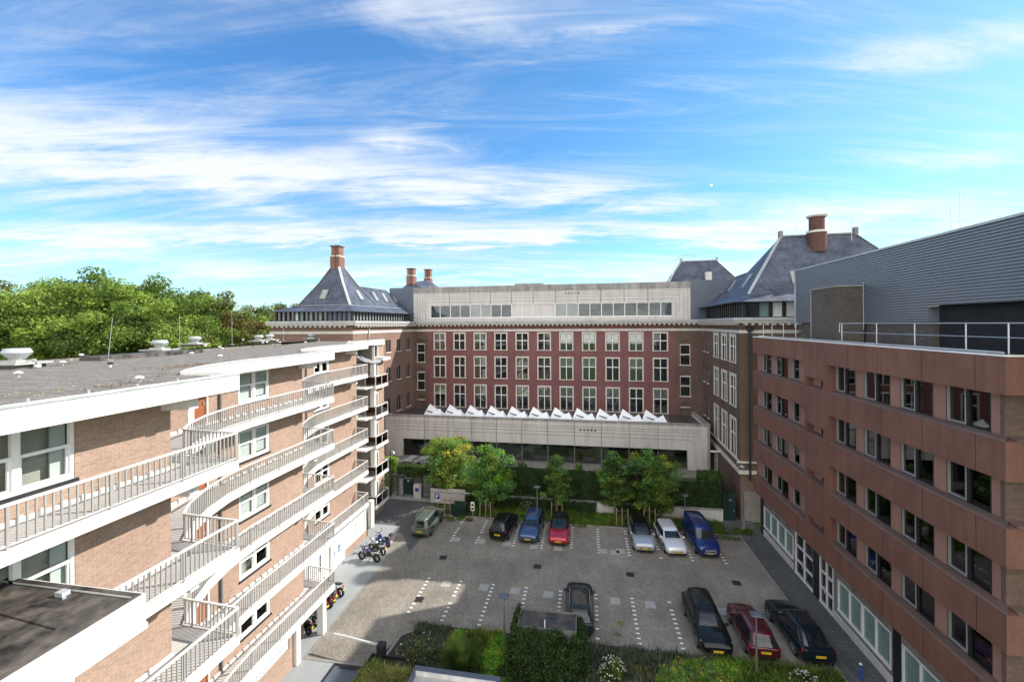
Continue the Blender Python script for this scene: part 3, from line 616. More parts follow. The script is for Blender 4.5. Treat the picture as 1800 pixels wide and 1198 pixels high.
m = MB(); m.box(-20.7, -19.9, 39.6, 41.2, 15.45, 15.75); part(m, 'canopy_edge', 'white_paint', apt)

# things standing on the apartment roof
def fan():
    t = thing('roof_fan', 'x', 'ventilator', (0, 0, 0))
    m = MB(); m.box(-.75, .75, -.75, .75, 0, .22); m.build('curb', 'bitumen_wet', t)
    m = MB(); m.box(-.95, .95, -.95, .95, .22, .32); m.box(-.5, .5, -.5, .5, .322, .45); m.build('base_slab', 'tile_light', t)
    m = MB(); m.lathe((0, 0, .45), [(.3, 0), (.34, .08), (.56, .34), (.60, .40), (.59, .43), (.50, .60), (.46, .62), (.0, .63)], 24); m.build('fan_hood', 'zinc_light', t, smooth=False)
    m = MB(); m.box(.98, 1.15, -.1, .12, .05, .2); m.build('junction_box', 'white_frame', t)
    m = MB(); m.tube([(.35, 0, .5), (.7, .05, .42), (.92, .05, .34), (1.05, .02, .2)], .02, 6); m.build('cable', 'black_plastic', t)
    return t
fan0 = fan(); FG = 'roof fans on the apartment roof'
for i, (px_, py_, lab) in enumerate([(30, 636, 'mushroom roof fan on its slab at the left frame edge, nearest of the roof fans'), (281, 613, 'pale mushroom roof fan on a concrete slab right of the leaning lightning rod'), (343, 603, 'mushroom roof fan standing behind the fan beside the lightning rod'),
                                     (455, 598, 'left fan of the overlapping pair at the far end of the flat roof'), (474, 596, 'right fan of the overlapping pair at the far end of the flat roof'), (548, 594, 'small far roof fan standing before the brown brick tower wing')]):
    q = pZ(px_, py_, ZR + .25); o = fan0 if i == 0 else dup(fan0, (0, 0, 0)); o.location = (q[0], q[1], ZR - .002); o.rotation_euler = (0, 0, .2); tag(o, lab, 'ventilator', FG)
    o.scale = (.76, .76, .76) if i < 3 else (.72, .72, .72)
def rod(px_, py_, top, lean, lab, zb=ZR):
    q = pZ(px_, py_, zb); t = thing('lightning_rod', lab, 'lightning rod', (q[0], q[1], zb), 0, 'lightning rods on the roofs')
    m = MB(); m.lathe((0, 0, 0), [(.19, 0), (.19, .07), (.05, .09)], 14); m.build('foot', 'concrete_raw', t)
    m = MB(); m.tube([(0, 0, .05), (lean, 0, top)], [.014, .009], 5); m.build('rod', 'steel', t)
for a in [(190, 634, 2.1, .28, 'leaning thin lightning rod left of the pale roof fan'), (316, 612, 2.6, 0, 'upright lightning rod between the second and third roof fans'), (408, 606, 3.0, 0, 'upright lightning rod in front of the dark trees'), (498, 599, 2.6, .0, 'thin lightning rod beside the tower wing corner'), (512, 597, 2.4, 0, 'thin lightning rod in front of the row of small tower windows')]: rod(*a)
def vent():
    t = thing('vent_pipe', 'x', 'vent pipe'); m = MB(); m.lathe((0, 0, 0), [(.045, 0), (.045, .13)], 10); m.build('pipe', 'rail_grey', t)
    m = MB(); m.lathe((0, 0, .13), [(.11, 0), (.12, .03), (.06, .075), (0, .085)], 12); m.build('cap', 'white_paint', t); return t
v0 = vent()
VL = [(32, 663, 'white capped vent pipe below the nearest roof fan'), (110, 642, 'low white vent cap right of the nearest roof fan'), (143, 628, 'small white vent pipe near the back roof edge'), (245, 672, 'white capped vent pipe close to the white roof edge'), (337, 625, 'low white vent cap in front of the second roof fan'),
      (386, 613, 'left of two close white vent pipes right of the third fan'), (391, 616, 'right of two close white vent pipes right of the third fan'), (387, 630, 'white vent pipe near the curved second roof edge'), (427, 599, 'tiny white vent cap left of the far pair of fans'), (462, 605, 'small white vent cap below the far pair of fans'), (492, 604, 'small white vent pipe right of the far pair of fans'), (537, 604, 'small white vent pipe near the third stepped roof edge')]
for i, (a, b, lab) in enumerate(VL):
    q = pZ(a, b, ZR); o = v0 if i == 0 else dup(v0, (0, 0, 0)); o.location = (q[0], q[1], ZR - .002); tag(o, lab, 'vent pipe', 'vent pipes on the apartment roof')
q = pZ(194, 645, ZR); o = dup(v0, (q[0], q[1], ZR - .002), label='black capped vent pipe in front of the leaning lightning rod')
for ch in o.children:
    ch.data = ch.data.copy(); ch.data.materials.clear(); ch.data.materials.append(MAT['black_plastic' if ch.name.startswith('cap') else 'white_paint'])
m = MB(); m.prism([(-24.6, 17), (-23.6, 17.2), (-23.9, 23.2), (-24.9, 23)], ZR, ZR + .22); o = m.build('roof_hatch', 'bitumen_wet'); tag(o, 'low dark roof hatch along the back edge of the apartment roof', 'roof hatch')
# dry moss and leaf litter on the roof
rg = np.random.default_rng(4); cl = []
for px_, py_, r_, n_ in ((310, 645, .9, 500), (350, 640, .5, 200), (215, 676, .7, 200), (60, 690, .8, 200), (280, 660, .7, 150), (120, 640, .9, 200), (480, 608, 1.5, 500), (400, 620, 1.2, 300), (420, 610, 1.2, 300)):
    q = pZ(px_, py_, ZR); cl.append((q[0], q[1], ZR + .02, r_, r_ * 1.6, .03, n_ // 3, .06, rg.integers(0, 3)))
tag(leaves('roof_litter', cl, ['straw', 'straw', 'leaf_rust'], seed=5, shell=0), 'dry moss and fallen leaves scattered on the flat apartment roof', 'leaf litter', kind='stuff')

# low flat roof in the lower left corner
fb = thing('flat_roofed_annex', 'low annex roof with dark wet bitumen and white edge, in front of the lowest-left gallery', 'annex', (-11, 5, 0))
m = MB(); m.box(-13.2, -9.6, -1, 7.6, 12.55, 13.12, 0); part(m, 'annex_wall', 'white_paint', fb)
m = MB()
for b in ((-9.6, -9.46, -1, 7.74), (-13.2, -9.6, 7.6, 7.74)): m.box(*b, 12.6, 13.2)
part(m, 'roof_edge', 'white_paint', fb)
m = MB(); m.box(-13.2, -9.6, -1, 7.6, 13.121, 13.155); m.bar((-12.6, 7.0, 13.16), (-10.1, 6.75, 13.16), .35, .05); m.box(-9.6, -9.5, -1, 7.6, 13.2, 13.215); m.box(-13.2, -9.5, 7.6, 7.7, 13.2, 13.215); part(m, 'roof_membrane', 'bitumen_wet', fb)
m = MB(); m.box(-9.45, -9.36, -1, 7.7, 12.5, 12.62); part(m, 'gutter', 'white_paint', fb)
q = pZ(110, 1045, 13.16); m = MB(); m.box(q[0] - .1, q[0] + .1, q[1] - .08, q[1] + .08, 13.15, 13.25); m.bar((q[0], q[1], 13.2), (q[0] + .2, q[1] - .1, 13.16), .06, .04); tag(m.build('roof_drain', 'zinc_light'), 'small metal drain cover on the dark wet annex roof', 'roof drain')
# ================================================================== main brick building at the far end
mb_ = thing('main_building', 'brick building with red rendered front, concrete top storey and slate tower roofs facing the viewer', 'building', (-5, 60, 0))
def P(m, name, mats, parent=None, **k): return part(m, name, mats, parent or mb_, **k)
FA = Fr((-25.3, 60.2), (15.3, 59.5))           # main front; outward = towards the camera
WL = Fr((-26.35, 45.0), (-25.3, 60.2))         # left wing inner wall; outward must be +X
WRo = Fr((15.3, 59.5), (14.0, 41.9)); WR_ = Fr((15.3, 59.5), (14.63, 43.8))           # right wing inner wall; outward -X
FL = Fr((-36.8, 45.0), (-26.35, 45.0)); FR_ = Fr((14.63, 43.8), (28, 43.8))
rgf = random.Random(11)
colx = [(3.13, 5.05), (6.19, 8.08), (9.28, 11.23), (12.38, 14.32), (15.5, 17.42), (18.63, 20.59), (21.74, 23.71), (24.89, 26.84), (28.06, 30.0), (31.17, 33.13), (34.3, 36.31)]
rows = [(15.35, 17.86), (11.25, 14.40), (6.95, 10.30)]
t = .17
def stone_window(fr, a0, a1, z0, z1, state, kx=2, tr=.55, o=0, t=.17, low=False):
    """stone surround, white transom/mullion, sashes; state: 'dark','blind','half'"""
    m = MB(); m.fbox(fr, a0, a0 + t, o - .12, o + .035, z0, z1); m.fbox(fr, a1 - t, a1, o - .12, o + .035, z0, z1); m.fbox(fr, a0 + t, a1 - t, o - .12, o + .035, z1 - t * 1.2, z1)
    m.fbox(fr, a0 - .05, a1 + .05, o - .12, o + .09, z0 - .1, z0)
    wn = P(m, 'window', 'stone')
    zt = z0 + (z1 - z0) * tr; mid = (a0 + a1) / 2
    f = MB(); f.fbox(fr, mid - .05, mid + .05, o - .14, o - .04, z0, z1 - t * 1.2); f.fbox(fr, a0 + t, mid - .05, o - .14, o - .04, zt - .05, zt + .05); f.fbox(fr, mid + .05, a1 - t, o - .14, o - .04, zt - .05, zt + .05)
    P(f, 'mullion', 'white_frame', wn)
    d = MB()
    for b0, b1 in ((a0 + t, mid - .05), (mid + .05, a1 - t)):
        for c0, c1 in ((z0, zt - .05), (zt + .05, z1 - t * 1.2)):
            d.fbox(fr, b0, b0 + .045, o - .13, o - .09, c0, c1); d.fbox(fr, b1 - .045, b1, o - .13, o - .09, c0, c1); d.fbox(fr, b0 + .045, b1 - .045, o - .13, o - .09, c0, c0 + .05); d.fbox(fr, b0 + .045, b1 - .045, o - .13, o - .09, c1 - .05, c1)
    P(d, 'sash', 'black_frame', wn)
    p = MB(); p.fbox(fr, a0 + t, a1 - t, o - .16, o - .142, z0, z1 - t * 1.2); P(p, 'pane', 'glass_clear' if state == 'blind' else 'glass', wn)
    if state != 'dark':
        b = MB()
        zq = zt + rgf.choice([0, 0, .1, -.35, .3])
        if state == 'blind': b.fbox(fr, a0 + t, mid, o - .20, o - .19, zq, z1 - t); b.fbox(fr, mid, a1 - t, o - .20, o - .19, zq + rgf.choice([0, 0, .25]), z1 - t); b.fbox(fr, a0 + t, a1 - t, o - .35, o - .33, z0, zt)
        P(b, 'blind', 'blind', wn) if state == 'blind' else None
        if state == 'blind':
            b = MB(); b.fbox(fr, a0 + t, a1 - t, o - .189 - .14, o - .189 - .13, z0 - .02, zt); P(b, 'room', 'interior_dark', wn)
# front wall
hole = []
for r0, r1 in rows:
    for a0, a1 in colx: hole.append((a0 + .02, a1 - .02, r0 + .01, r1 - .01))
m = MB(); wall(m, FA, 2.2, 37.15, 6.0, 18.9, hole, .16); P(m, 'rendered_front', 'render_red')
blinds = {(0, 0), (1, 9), (2, 0), (2, 5), (0, 6), (0, 7), (0, 8), (0, 9), (0, 2), (1, 2), (1, 4), (1, 6), (1, 7), (2, 2), (2, 4), (2, 6), (2, 7), (2, 8), (2, 10)}
for j, (r0, r1) in enumerate(rows):
    for i, (a0, a1) in enumerate(colx): stone_window(FA, a0, a1, r0, r1, 'blind' if (j, i) in blinds else 'dark', tr=.52 if j == 0 else .56)
# brown end bays with arched niches
def arch_pts(a0, a1, zs, n=10):
    r = (a1 - a0) / 2; c = (a0 + a1) / 2; return [(c - r * math.cos(math.pi * k / n), zs + r * math.sin(math.pi * k / n)) for k in range(n + 1)]
def arch_fill(m, fr, a0, a1, zs, zt, o, mi=0):   # wall between an arch and its square head
    pts = arch_pts(a0, a1, zs); n = len(pts)
    for k in range(n - 1):
        (p0, q0), (p1, q1) = pts[k], pts[k + 1]; m.poly([fr.p(p0, o, q0), fr.p(p1, o, q1), fr.p(p1, o, zt), fr.p(p0, o, zt)], mi); m.poly([fr.p(p0, o, q0), fr.p(p1, o, q1), fr.p(p1, o - .16, q1), fr.p(p0, o - .16, q0)], mi)
for (s0, s1, c0, c1) in ((0.0, 2.2, .5, 1.75), (37.15, 40.6, 37.8, 39.1)):
    niches = [(13.45, 16.15, 16.8), (9.3, 11.95, 12.6), (6.0, 7.9, 8.5)]
    m = MB(); hs_ = [(c0, c1, z0, z2 + .0) for z0, z1, z2 in niches]
    wall(m, FA, s0, s1, 6.0, 18.9, hs_, .16)
    for z0, z1, z2 in niches: arch_fill(m, FA, c0, c1, z2 - (c1 - c0) / 2, z2, 0)
    m.fbox(FA, c0, c1, -.2, -.16, 6, 17); P(m, 'end_bay_wall', 'brick_brown')
    for z0, z1, z2 in niches[:2]:
        m = MB(); m.fbox(FA, c0, c1, -.155, .05, z1 - .1, z1 + .05); m.fbox(FA, c0 - .1, c1 + .1, -.155, .08, z0 - .1, z0 + .02); m.fbox(FA, c0, c1, -.14, -.04, z0 + (z1 - z0) * .48, z0 + (z1 - z0) * .54); m.fbox(FA, c0, c0 + .07, -.15, -.03, z0, z1); m.fbox(FA, c1 - .07, c1, -.15, -.03, z0, z1); wn = P(m, 'window', 'stone')
        p = MB(); p.fbox(FA, c0, c1, -.158, -.145, z0, z1); P(p, 'pane', 'glass', wn)
    m = MB(); m.fbox(FA, c0, c1, -.155, .04, 7.75, 7.85); P(m, 'niche_ledge', 'stone')
# wing walls
def wing(fr, ln, flat, arch, big=(), mat='brick_brown', name='wing_wall', zb=0):
    hs_ = [(a, b, 15.4, 17.0) for a, b in flat] + [(a, b, 11.5, 13.4) for a, b in arch] + [(a, b, 7.2, 9.25) for a, b in arch] + [(a + .02, b - .02, c + .02, d - .02) for a, b, c, d in big]
    m = MB(); wall(m, fr, 0, ln, zb, 18.9, hs_, .18)
    for a, b in arch:
        for zt in (13.4, 9.25): arch_fill(m, fr, a, b, zt - (b - a) / 2, zt, 0)
    P(m, name, mat)
    for h in hs_[:len(flat) + 2 * len(arch)]:
        m = MB(); m.fbox(fr, h[0] - .08, h[1] + .08, -.1, .1, h[2] - .12, h[2] - .002); wn = P(m, 'window', 'stone')
        d = MB(); md = (h[0] + h[1]) / 2; d.fbox(fr, md - .06, md + .06, -.14, -.06, h[2], h[3]); d.fbox(fr, h[0], h[0] + .07, -.14, -.08, h[2], h[3]); d.fbox(fr, h[1] - .07, h[1], -.14, -.08, h[2], h[3]); P(d, 'mullion', 'grey_frame', wn)
        p = MB(); p.fbox(fr, h[0], h[1], -.18, -.142, h[2], h[3]); P(p, 'pane', 'glass', wn)
wing(WL, WL.len, [(7.25, 8.5), (10.1, 11.3), (12.95, 14.0)], [(7.25, 8.5), (10.05, 11.3), (12.9, 14.0)], mat='brick_rose')
def wr(a):
    P_ = WRo.p(17.65 - a, 0, 0); d = np.array(P_[:2]); n_ = WR_.n; t_ = (WR_.A @ n_) / (d @ n_); return float((d * t_ - WR_.A) @ WR_.u)
_ = lambda a: 17.65 - a     # earlier measurements run from the near corner
bigs = []
for z0, z1 in ((15.1, 17.9), (10.75, 13.95), (5.85, 9.6)):
    for a, b in ((8.25, 10.85), (4.6, 7.1), (1.2, 3.65)): bigs.append((wr(b), wr(a), z0, z1))
for z0, z1 in ((1.6, 3.9),):
    for a, b in ((9.2, 10.8),): bigs.append((wr(b), wr(a), z0, z1))
wing(WR_, WR_.len, [(wr(14.4), wr(13.5)), (wr(16.6), wr(15.7))], [(wr(14.4), wr(13.5)), (wr(16.6), wr(15.7))], bigs)
for a0, a1, z0, z1 in bigs: stone_window(WR_, a0, a1, z0, z1, 'dark', tr=.55, t=.26)
m = MB(); wall(m, FL, 0, FL.len, 0, 18.9); P(m, 'tower_wall', 'brick_rose')
m = MB(); wall(m, FR_, 0, FR_.len, 0, 18.9); m.box(28, 28.1, 43.8, 60, 0, 18.9); P(m, 'tower_wall', 'brick_brown'); m = MB(); m.box(-36.9, -36.8, 45, 60, 0, 18.9); P(m, 'tower_wall', 'brick_rose')
# ledges on the right wing, at the foot of the tall windows
m = MB(); m.fbox(WR_, 4, WR_.len + .12, .0, .12, 5.6, 5.75); m.fbox(WR_, 4, WR_.len + .16, .0, .16, 4.55, 4.9); m.fbox(FR_, 0, 1.4, 0, .12, 5.6, 5.75); m.fbox(FR_, 0, 1.4, 0, .16, 4.55, 4.9); P(m, 'ledge', 'stone')
m = MB(); m.fbox(FR_, 0.3, 1.7, .002, .05, 0, 2.9); P(m, 'plinth', 'concrete_raw')
# belt course and cornice around the inner court
def course(z0, z1, o, mat, name, o0=0.0):
    m = MB()
    m.fbox(FL, -.3, FL.len + o, o0, o, z0, z1); m.fbox(WL, -o0 * 0, WL.len - o, o0, o, z0, z1); m.fbox(FA, o0, FA.len - o0, o0, o, z0, z1); m.fbox(WR_, o, WR_.len, o0, o, z0, z1); m.fbox(FR_, -o, 14, o0, o, z0, z1)
    return P(m, name, mat)
course(18.0, 18.3, .05, 'stone', 'belt_course'); course(19.0, 19.22, .62, 'stone', 'cornice'); course(19.225, 19.5, .78, 'zinc_light', 'gutter')
m = MB()
for fr in (FL, WL, FA, WR_, FR_):
    for k in range(int(fr.len / .62)): m.fbox(fr, .3 + k * .62, .3 + k * .62 + .26, .0, .5, 18.78, 18.998)
P(m, 'cornice_brackets', 'stone')
m = MB(); m.prism([(-36.8, 45), (-26.35, 45), (-25.3, 60.2), (15.3, 59.5), (14.63, 43.8), (28, 43.8), (28, 76), (-36.8, 76)], 18.9, 19.3); P(m, 'attic_floor', 'zinc_dark')
m = MB(); q = WL.p(3.1, .12, 18.7); m.tube([WL.p(3.5, .35, 18.95), WL.p(3.1, .12, 18.5), WL.p(3.1, .12, 2)], .07, 8); P(m, 'downpipe', 'zinc_light')
m = MB(); m.tube([(15.45, 43.6, 18.4), (15.45, 43.6, 4.0)], .11, 8); m.box(15.25, 15.7, 43.4, 43.75, 18.2, 18.7); P(m, 'downpipe', 'black_frame')
# attic windows under the eaves
def strip(fr, a0, a1, n, o, z0, z1, states):
    m = MB(); w_ = (a1 - a0) / n
    m.fbox(fr, a0, a1, o - .25, o - .15, z0, z1); b = P(m, 'attic_wall', 'black_frame')
    for k in range(n):
        f = MB(); c0 = a0 + w_ * k; f.fbox(fr, c0, c0 + w_ * .26, o - .15, o + .05, z0, z1); f.fbox(fr, c0 + w_ * .26, c0 + w_, o - .15, o - .02, z0, z0 + .08); wn = P(f, 'attic_window', 'black_frame')
        p = MB(); p.fbox(fr, c0 + w_ * .26, c0 + w_, o - .149, o - .10, z0 + .08, z1); st = states[k % len(states)]
        P(p, 'pane', {'g': 'glass', 'b': 'blind_green', 'w': 'curtain', 'd': 'zinc_dark', 'c': 'blind_grey'}[st], wn)
strip(FL, .2, FL.len - .5, 16, -.35, 19.5, 20.62, 'ggggwbgbgbgddddd')
strip(WL, .5, WL.len - .2, 22, -.35, 19.5, 20.62, 'cccccccccccccccccccddd')
strip(WR_, 1.0, WR_.len - .4, 18, -.35, 19.5, 21.1, 'ddddddddddddddgddd')
strip(FR_, .4, 11, 9, -.35, 19.5, 21.05, 'gbwwcbwg')
# slate roofs
def hip(base, ridge, mat='slate', name='slate_roof', parent=None):
    """base: 4 corners (x,y,z) ccw from front-left; ridge: 2 points (left/front, right/back)"""
    m = MB(); a, b, c, d = base; r0, r1 = ridge
    m.poly([a, b, r1, r0]); m.poly([b, c, r1]); m.poly([c, d, r0, r1]); m.poly([d, a, r0])
    return P(m, name, mat)
def caps(pairs, name='hip_caps'):
    for p, q in pairs:
        m = MB(); p = Vector(p); q = Vector(q); n = int((q - p).length / .3)
        for k in range(n):
            a = p + (q - p) * (k / n); b = p + (q - p) * ((k + .82) / n); m.bar(a + Vector((0, 0, .0)), b + Vector((0, 0, .10)), .30, .06)
        P(m, name, 'zinc_light')
# left tower: skirt, pyramid, ridge roof along the wing
def skirt(pts_o, pts_i, zo, zi, mat='slate'):
    m = MB(); n = len(pts_o)
    for k in range(n - 1):
        m.poly([(*pts_o[k], zo), (*pts_o[k + 1], zo), (*pts_i[k + 1], zi), (*pts_i[k], zi)]); m.poly([(*pts_o[k], zo - .07), (*pts_o[k + 1], zo - .07), (*pts_o[k + 1], zo), (*pts_o[k], zo)])
        m.poly([(*pts_o[k], zo - .07), (*pts_o[k + 1], zo - .07), (*pts_i[k + 1], zo - .07), (*pts_i[k], zo - .07)])
    P(m, 'eaves', mat)
skirt([(-36.9, 60), (-36.9, 44.75), (-26.15, 44.75), (-25.1, 60)], [(-34.6, 60), (-34.6, 46.6), (-27.6, 46.6), (-26.6, 60)], 20.66, 21.42)
m = MB()
for a, b in (((-34.6, 46.6), (-27.6, 46.6)), ((-27.6, 46.6), (-26.6, 60))): m.bar((*a, 21.42), (*b, 21.42), .16, .05)
P(m, 'ridge_flashing', 'zinc_light')
ap = (-31.1, 49.6)
m = MB(); B_ = [(-34.6, 46.6, 21.4), (-27.6, 46.6, 21.4), (-27.35, 53.2, 21.4), (-34.6, 53.2, 21.4)]; T_ = [(ap[0] - .55, ap[1] - .55, 26.35), (ap[0] + .55, ap[1] - .55, 26.35), (ap[0] + .55, ap[1] + .55, 26.35), (ap[0] - .55, ap[1] + .55, 26.35)]
MD = [tuple(b[i] * .36 + t_[i] * .64 - (.25 if i == 2 else 0) for i in range(3)) for b, t_ in zip(B_, T_)]
for k in range(4): m.poly([B_[k], B_[(k + 1) % 4], MD[(k + 1) % 4], MD[k]]); m.poly([MD[k], MD[(k + 1) % 4], T_[(k + 1) % 4], T_[k]])
P(m, 'slate_roof', 'slate')
caps([(B_[1], MD[1]), (MD[1], T_[1]), (B_[2], MD[2]), (MD[2], T_[2]), (B_[0], MD[0]), (MD[0], T_[0])])
m = MB(); rl = [(-31.0, 51.2, 24.35), (-30.2, 61, 24.35)]
m.poly([(-27.6, 46.62, 21.39), (-26.6, 61, 21.39), rl[1], (-30.95, 51.5, 24.35)]); m.poly([(-34.6, 48, 21.39), (-34.6, 61, 21.39), rl[1], rl[0]]); P(m, 'slate_roof', 'slate')
m = MB(); m.bar((-30.95, 51.5, 24.37), rl[1], .3, .06); P(m, 'ridge_cap', 'zinc_light')
def chimney(x, y, z0, z1, w_, mat='brick_chimney', round_=False, taper=True):
    m = MB(); zc = z0 + (z1 - z0) * .56
    if round_:
        m.lathe((x, y, 0), [(w_ * .62, z0), (w_ * .62, zc), (w_ * .5, zc + .02), (w_ * .5, z1 - .15)], 22); ch = P(m, 'chimney', mat)
        m = MB(); m.lathe((x, y, 0), [(w_ * .67, zc - .12), (w_ * .67, zc + .1)], 22); m.lathe((x, y, 0), [(w_ * .6, z1 - .16), (w_ * .68, z1)], 22); P(m, 'chimney_cap', 'stone', ch)
    else:
        m.box(x - w_ * .5, x + w_ * .5, y - w_ * .5, y + w_ * .5, z0, zc); m.box(x - w_ * .42, x + w_ * .42, y - w_ * .42, y + w_ * .42, zc, z1 - .12); ch = P(m, 'chimney', mat)
        m = MB(); m.box(x - w_ * .53, x + w_ * .53, y - w_ * .53, y + w_ * .53, zc - .1, zc + .06); P(m, 'chimney_band', 'stone', ch)
        m = MB(); m.box(x - w_ * .52, x + w_ * .52, y - w_ * .52, y + w_ * .52, z1 - .119, z1); m.box(x + w_ * .08, x + w_ * .14, y - w_ * .56, y - w_ * .5, z0, z1); P(m, 'chimney_cap', 'brick_grey', ch)
chimney(ap[0], ap[1], 26.1, 29.1, 1.25)
def skylight_on(a, b, c, d, lab=None):    # a,b bottom corners; c,d top corners
    a, b, c, d = map(Vector, (a, b, c, d)); n = (b - a).cross(d - a).normalized(); n = n if n.z > 0 else -n
    f = MB(); f.hexa([a + n * -.05, b + n * -.05, c + n * -.05, d + n * -.05, a + n * .1, b + n * .1, c + n * .1, d + n * .1]); w_ = P(f, 'skylight', 'grey_frame')
    i = .12; A_ = a + (b - a) * i + (d - a) * .06; B2 = b - (b - a) * i + (c - b) * .06; C2 = c - (c - d) * i - (c - b) * .06; D2 = d + (c - d) * i - (d - a) * .06
    p = MB(); p.hexa([v + n * .101 for v in (A_, B2, C2, D2)] + [v + n * .112 for v in (A_, B2, C2, D2)]); P(p, 'pane', 'blind_grey' if lab is None else lab, w_)
def on_plane(p0, p1, p2, px_, py_):       # pixel ray onto a roof plane
    p0, p1, p2 = map(np.array, (p0, p1, p2)); n = np.cross(p1 - p0, p2 - p0); d = ray(px_, py_); o = np.array([0, 0, H]); t_ = ((p0 - o) @ n) / (d @ n); return tuple(o + d * t_)
def zz_(v, ox, oy, s): return [(ox + a / s, oy + b / s) for a, b in v]
pl_f = (B_[0], B_[1], MD[1]); pl_s = ((-27.6, 46.62, 21.39), (-26.6, 61, 21.39), (-30.95, 51.5, 24.35))
for pl_, q in ((pl_f, [(605, 636), (673, 636), (716, 530), (645, 535)]), ((B_[1], B_[2], MD[2]), [(1040, 643), (1078, 643), (1012, 541), (975, 538)]), (pl_s, [(1207, 656), (1238, 656), (1180, 560), (1148, 558)]), (pl_s, [(1305, 666), (1335, 666), (1283, 573), (1250, 570)]), (pl_s, [(1410, 672), (1434, 672), (1385, 590), (1355, 584)])):
    skylight_on(*[on_plane(*pl_, *z_) for z_ in zz_(q, 460, 420, 5.99)])
# right tower
K = 1.045
def k_(p): return (p[0] * K, p[1] * K, H + (p[2] - H) * K)
skirt([(15.0, 61), (14.0, 43.2), (31, 43.2)], [(16.7, 61), (15.99, 45.04), (31, 45.04)], 21.04, 21.85, 'slate')
r0, r1 = k_((19.6, 46.9, 27.7)), k_((26.3, 46.9, 27.75)); e0, e1 = (15.9, 45.0, 21.83), (32.5, 45.0, 21.83)
m = MB(); m.poly([e0, e1, r1, r0]); m.poly([(16.4, 55, 21.83), e0, r0]); m.poly([e1, (32.5, 54, 21.83), r1]); m.poly([(32.5, 54, 21.83), (16.4, 55, 21.83), r0, r1]); P(m, 'slate_roof', 'slate')
caps([(e0, r0), (e1, r1)]); m = MB(); m.bar(r0, r1, .3, .16); m.box(r0[0] - .2, r0[0] + .15, r0[1] - .2, r0[1] + .2, 27.9, 28.65); m.box(r1[0] - .15, r1[0] + .2, r1[1] - .2, r1[1] + .2, 27.95, 28.75); P(m, 'ridge_cap', 'concrete_raw')
m = MB(); m.poly([(15.95, 45.4, 21.82), (16.7, 62, 21.82), (20.3, 62, 25.2), (19.7, 51.0, 25.2)]); m.poly([(24, 52, 21.82), (24, 62, 21.82), (20.3, 62, 25.2), (19.7, 51.0, 25.2)]); P(m, 'slate_roof', 'slate')
m = MB(); m.bar((19.7, 51.0, 25.22), (20.3, 62, 25.22), .3, .08); P(m, 'ridge_cap', 'zinc_light')
_c = k_((22.6, 46.3, 26.0)); chimney(_c[0], _c[1], 26.2, 29.95, 1.38, mat='brick_oldred', round_=True)
pl_w = ((15.95, 45.4, 21.82), (16.7, 62, 21.82), (20.3, 62, 25.2)); pl_t = ((16.4, 55, 21.83), e0, r0); pl_rf = (e0, e1, r1)
for pl_, q in ((pl_t, [(862, 878), (880, 876), (990, 722), (950, 738)]), (pl_w, [(712, 918), (732, 916), (818, 792), (790, 795)]), (pl_w, [(632, 938), (650, 936), (728, 815), (705, 822)]), (pl_w, [(556, 955), (575, 950), (630, 855), (612, 860)]), (pl_rf, [(1395, 835), (1440, 835), (1440, 698), (1355, 698)])):
    skylight_on(*[on_plane(*pl_, *z_) for z_ in zz_(q, 1160, 360, 5.99)])
# top storey in concrete
U = Fr((-25.3, 60.75), (15.3, 60.05))
wx = [2.44, 3.92, 5.54, 7.05, 8.59, 10.22, 11.76, 13.28, 14.82, 16.39, 17.94, 19.53, 21.12, 22.75, 24.36, 25.97, 27.57, 29.16, 30.7, 32.32, 33.9, 35.44, 36.89]
m = MB(); wall(m, U, -.25, 39.3, 19.3, 23.75, [(2.44, 36.89, 19.98, 21.9)], .2)
P(m, 'concrete_wall', 'concrete')
m = MB(); m.fbox(U, -.28, 39.33, -.4, .05, 23.751, 24.62); m.fbox(U, 15.0, 19.3, -4, -2, 24.6, 25.05); P(m, 'parapet', 'concrete_cap')
m = MB()
for i, z_ in enumerate((23.5, 23.16, 22.82, 22.35)):
    a0 = .35 + i * .42; m.fbox(U, a0, 38.95 - i * .5, .0, .012, z_ - .02, z_ + .02); m.fbox(U, a0, a0 + .03, .0, .012, 19.6, z_); m.fbox(U, 38.92 - i * .5, 38.95 - i * .5, .0, .012, 19.6, z_)
for a in (5.44, 8.61, 11.71, 14.84, 18.01, 21.22, 24.31, 27.48, 30.66, 33.81): m.fbox(U, a - .02, a + .02, .0, .055, 21.95, 24.61)
for k in range(5): m.fbox(U, 22.6 + k * .45, 22.78 + k * .45, .0, .06, 23.25, 23.43)
P(m, 'panel_joints', 'concrete_raw')
m = MB(); m.box(-29.5, -25.4, 60.9, 61.1, 19.3, 24.65); m.box(14.0, 20.5, 60.0, 60.2, 19.3, 24.75); m.box(-29.5, 20.5, 61.1, 74, 19.3, 24.4); P(m, 'zinc_screen', 'zinc_dark')
for i in range(22):
    a0, a1 = wx[i], wx[i + 1]; f = MB(); f.fbox(U, a0, a0 + .09, -.18, -.02, 19.98, 21.9); f.fbox(U, a0 + .09, a1, -.18, -.04, 19.98, 20.08); f.fbox(U, a0 + .09, a1, -.18, -.04, 21.82, 21.9); wn = P(f, 'window', 'white_frame')
    pane = 'concrete' if 8 <= i <= 11 else ('blind_grey' if i in (4, 5, 12, 13) else 'glass_sky')
    p = MB(); p.fbox(U, a0 + .09, a1, -.16, -.12, 20.08, 21.82); P(p, 'pane', pane, wn)
m = MB()
for a in (1.2, 3.0): 
    for b in (0, .9): m.tube([(-24.5 + a + b, 61.5, 24.4), (-24.5 + a + b, 61.5, 25.0)], .03, 5)
    m.bar((-24.5 + a, 61.5, 25.0), (-24.5 + a + .9, 61.5, 25.0), .04)
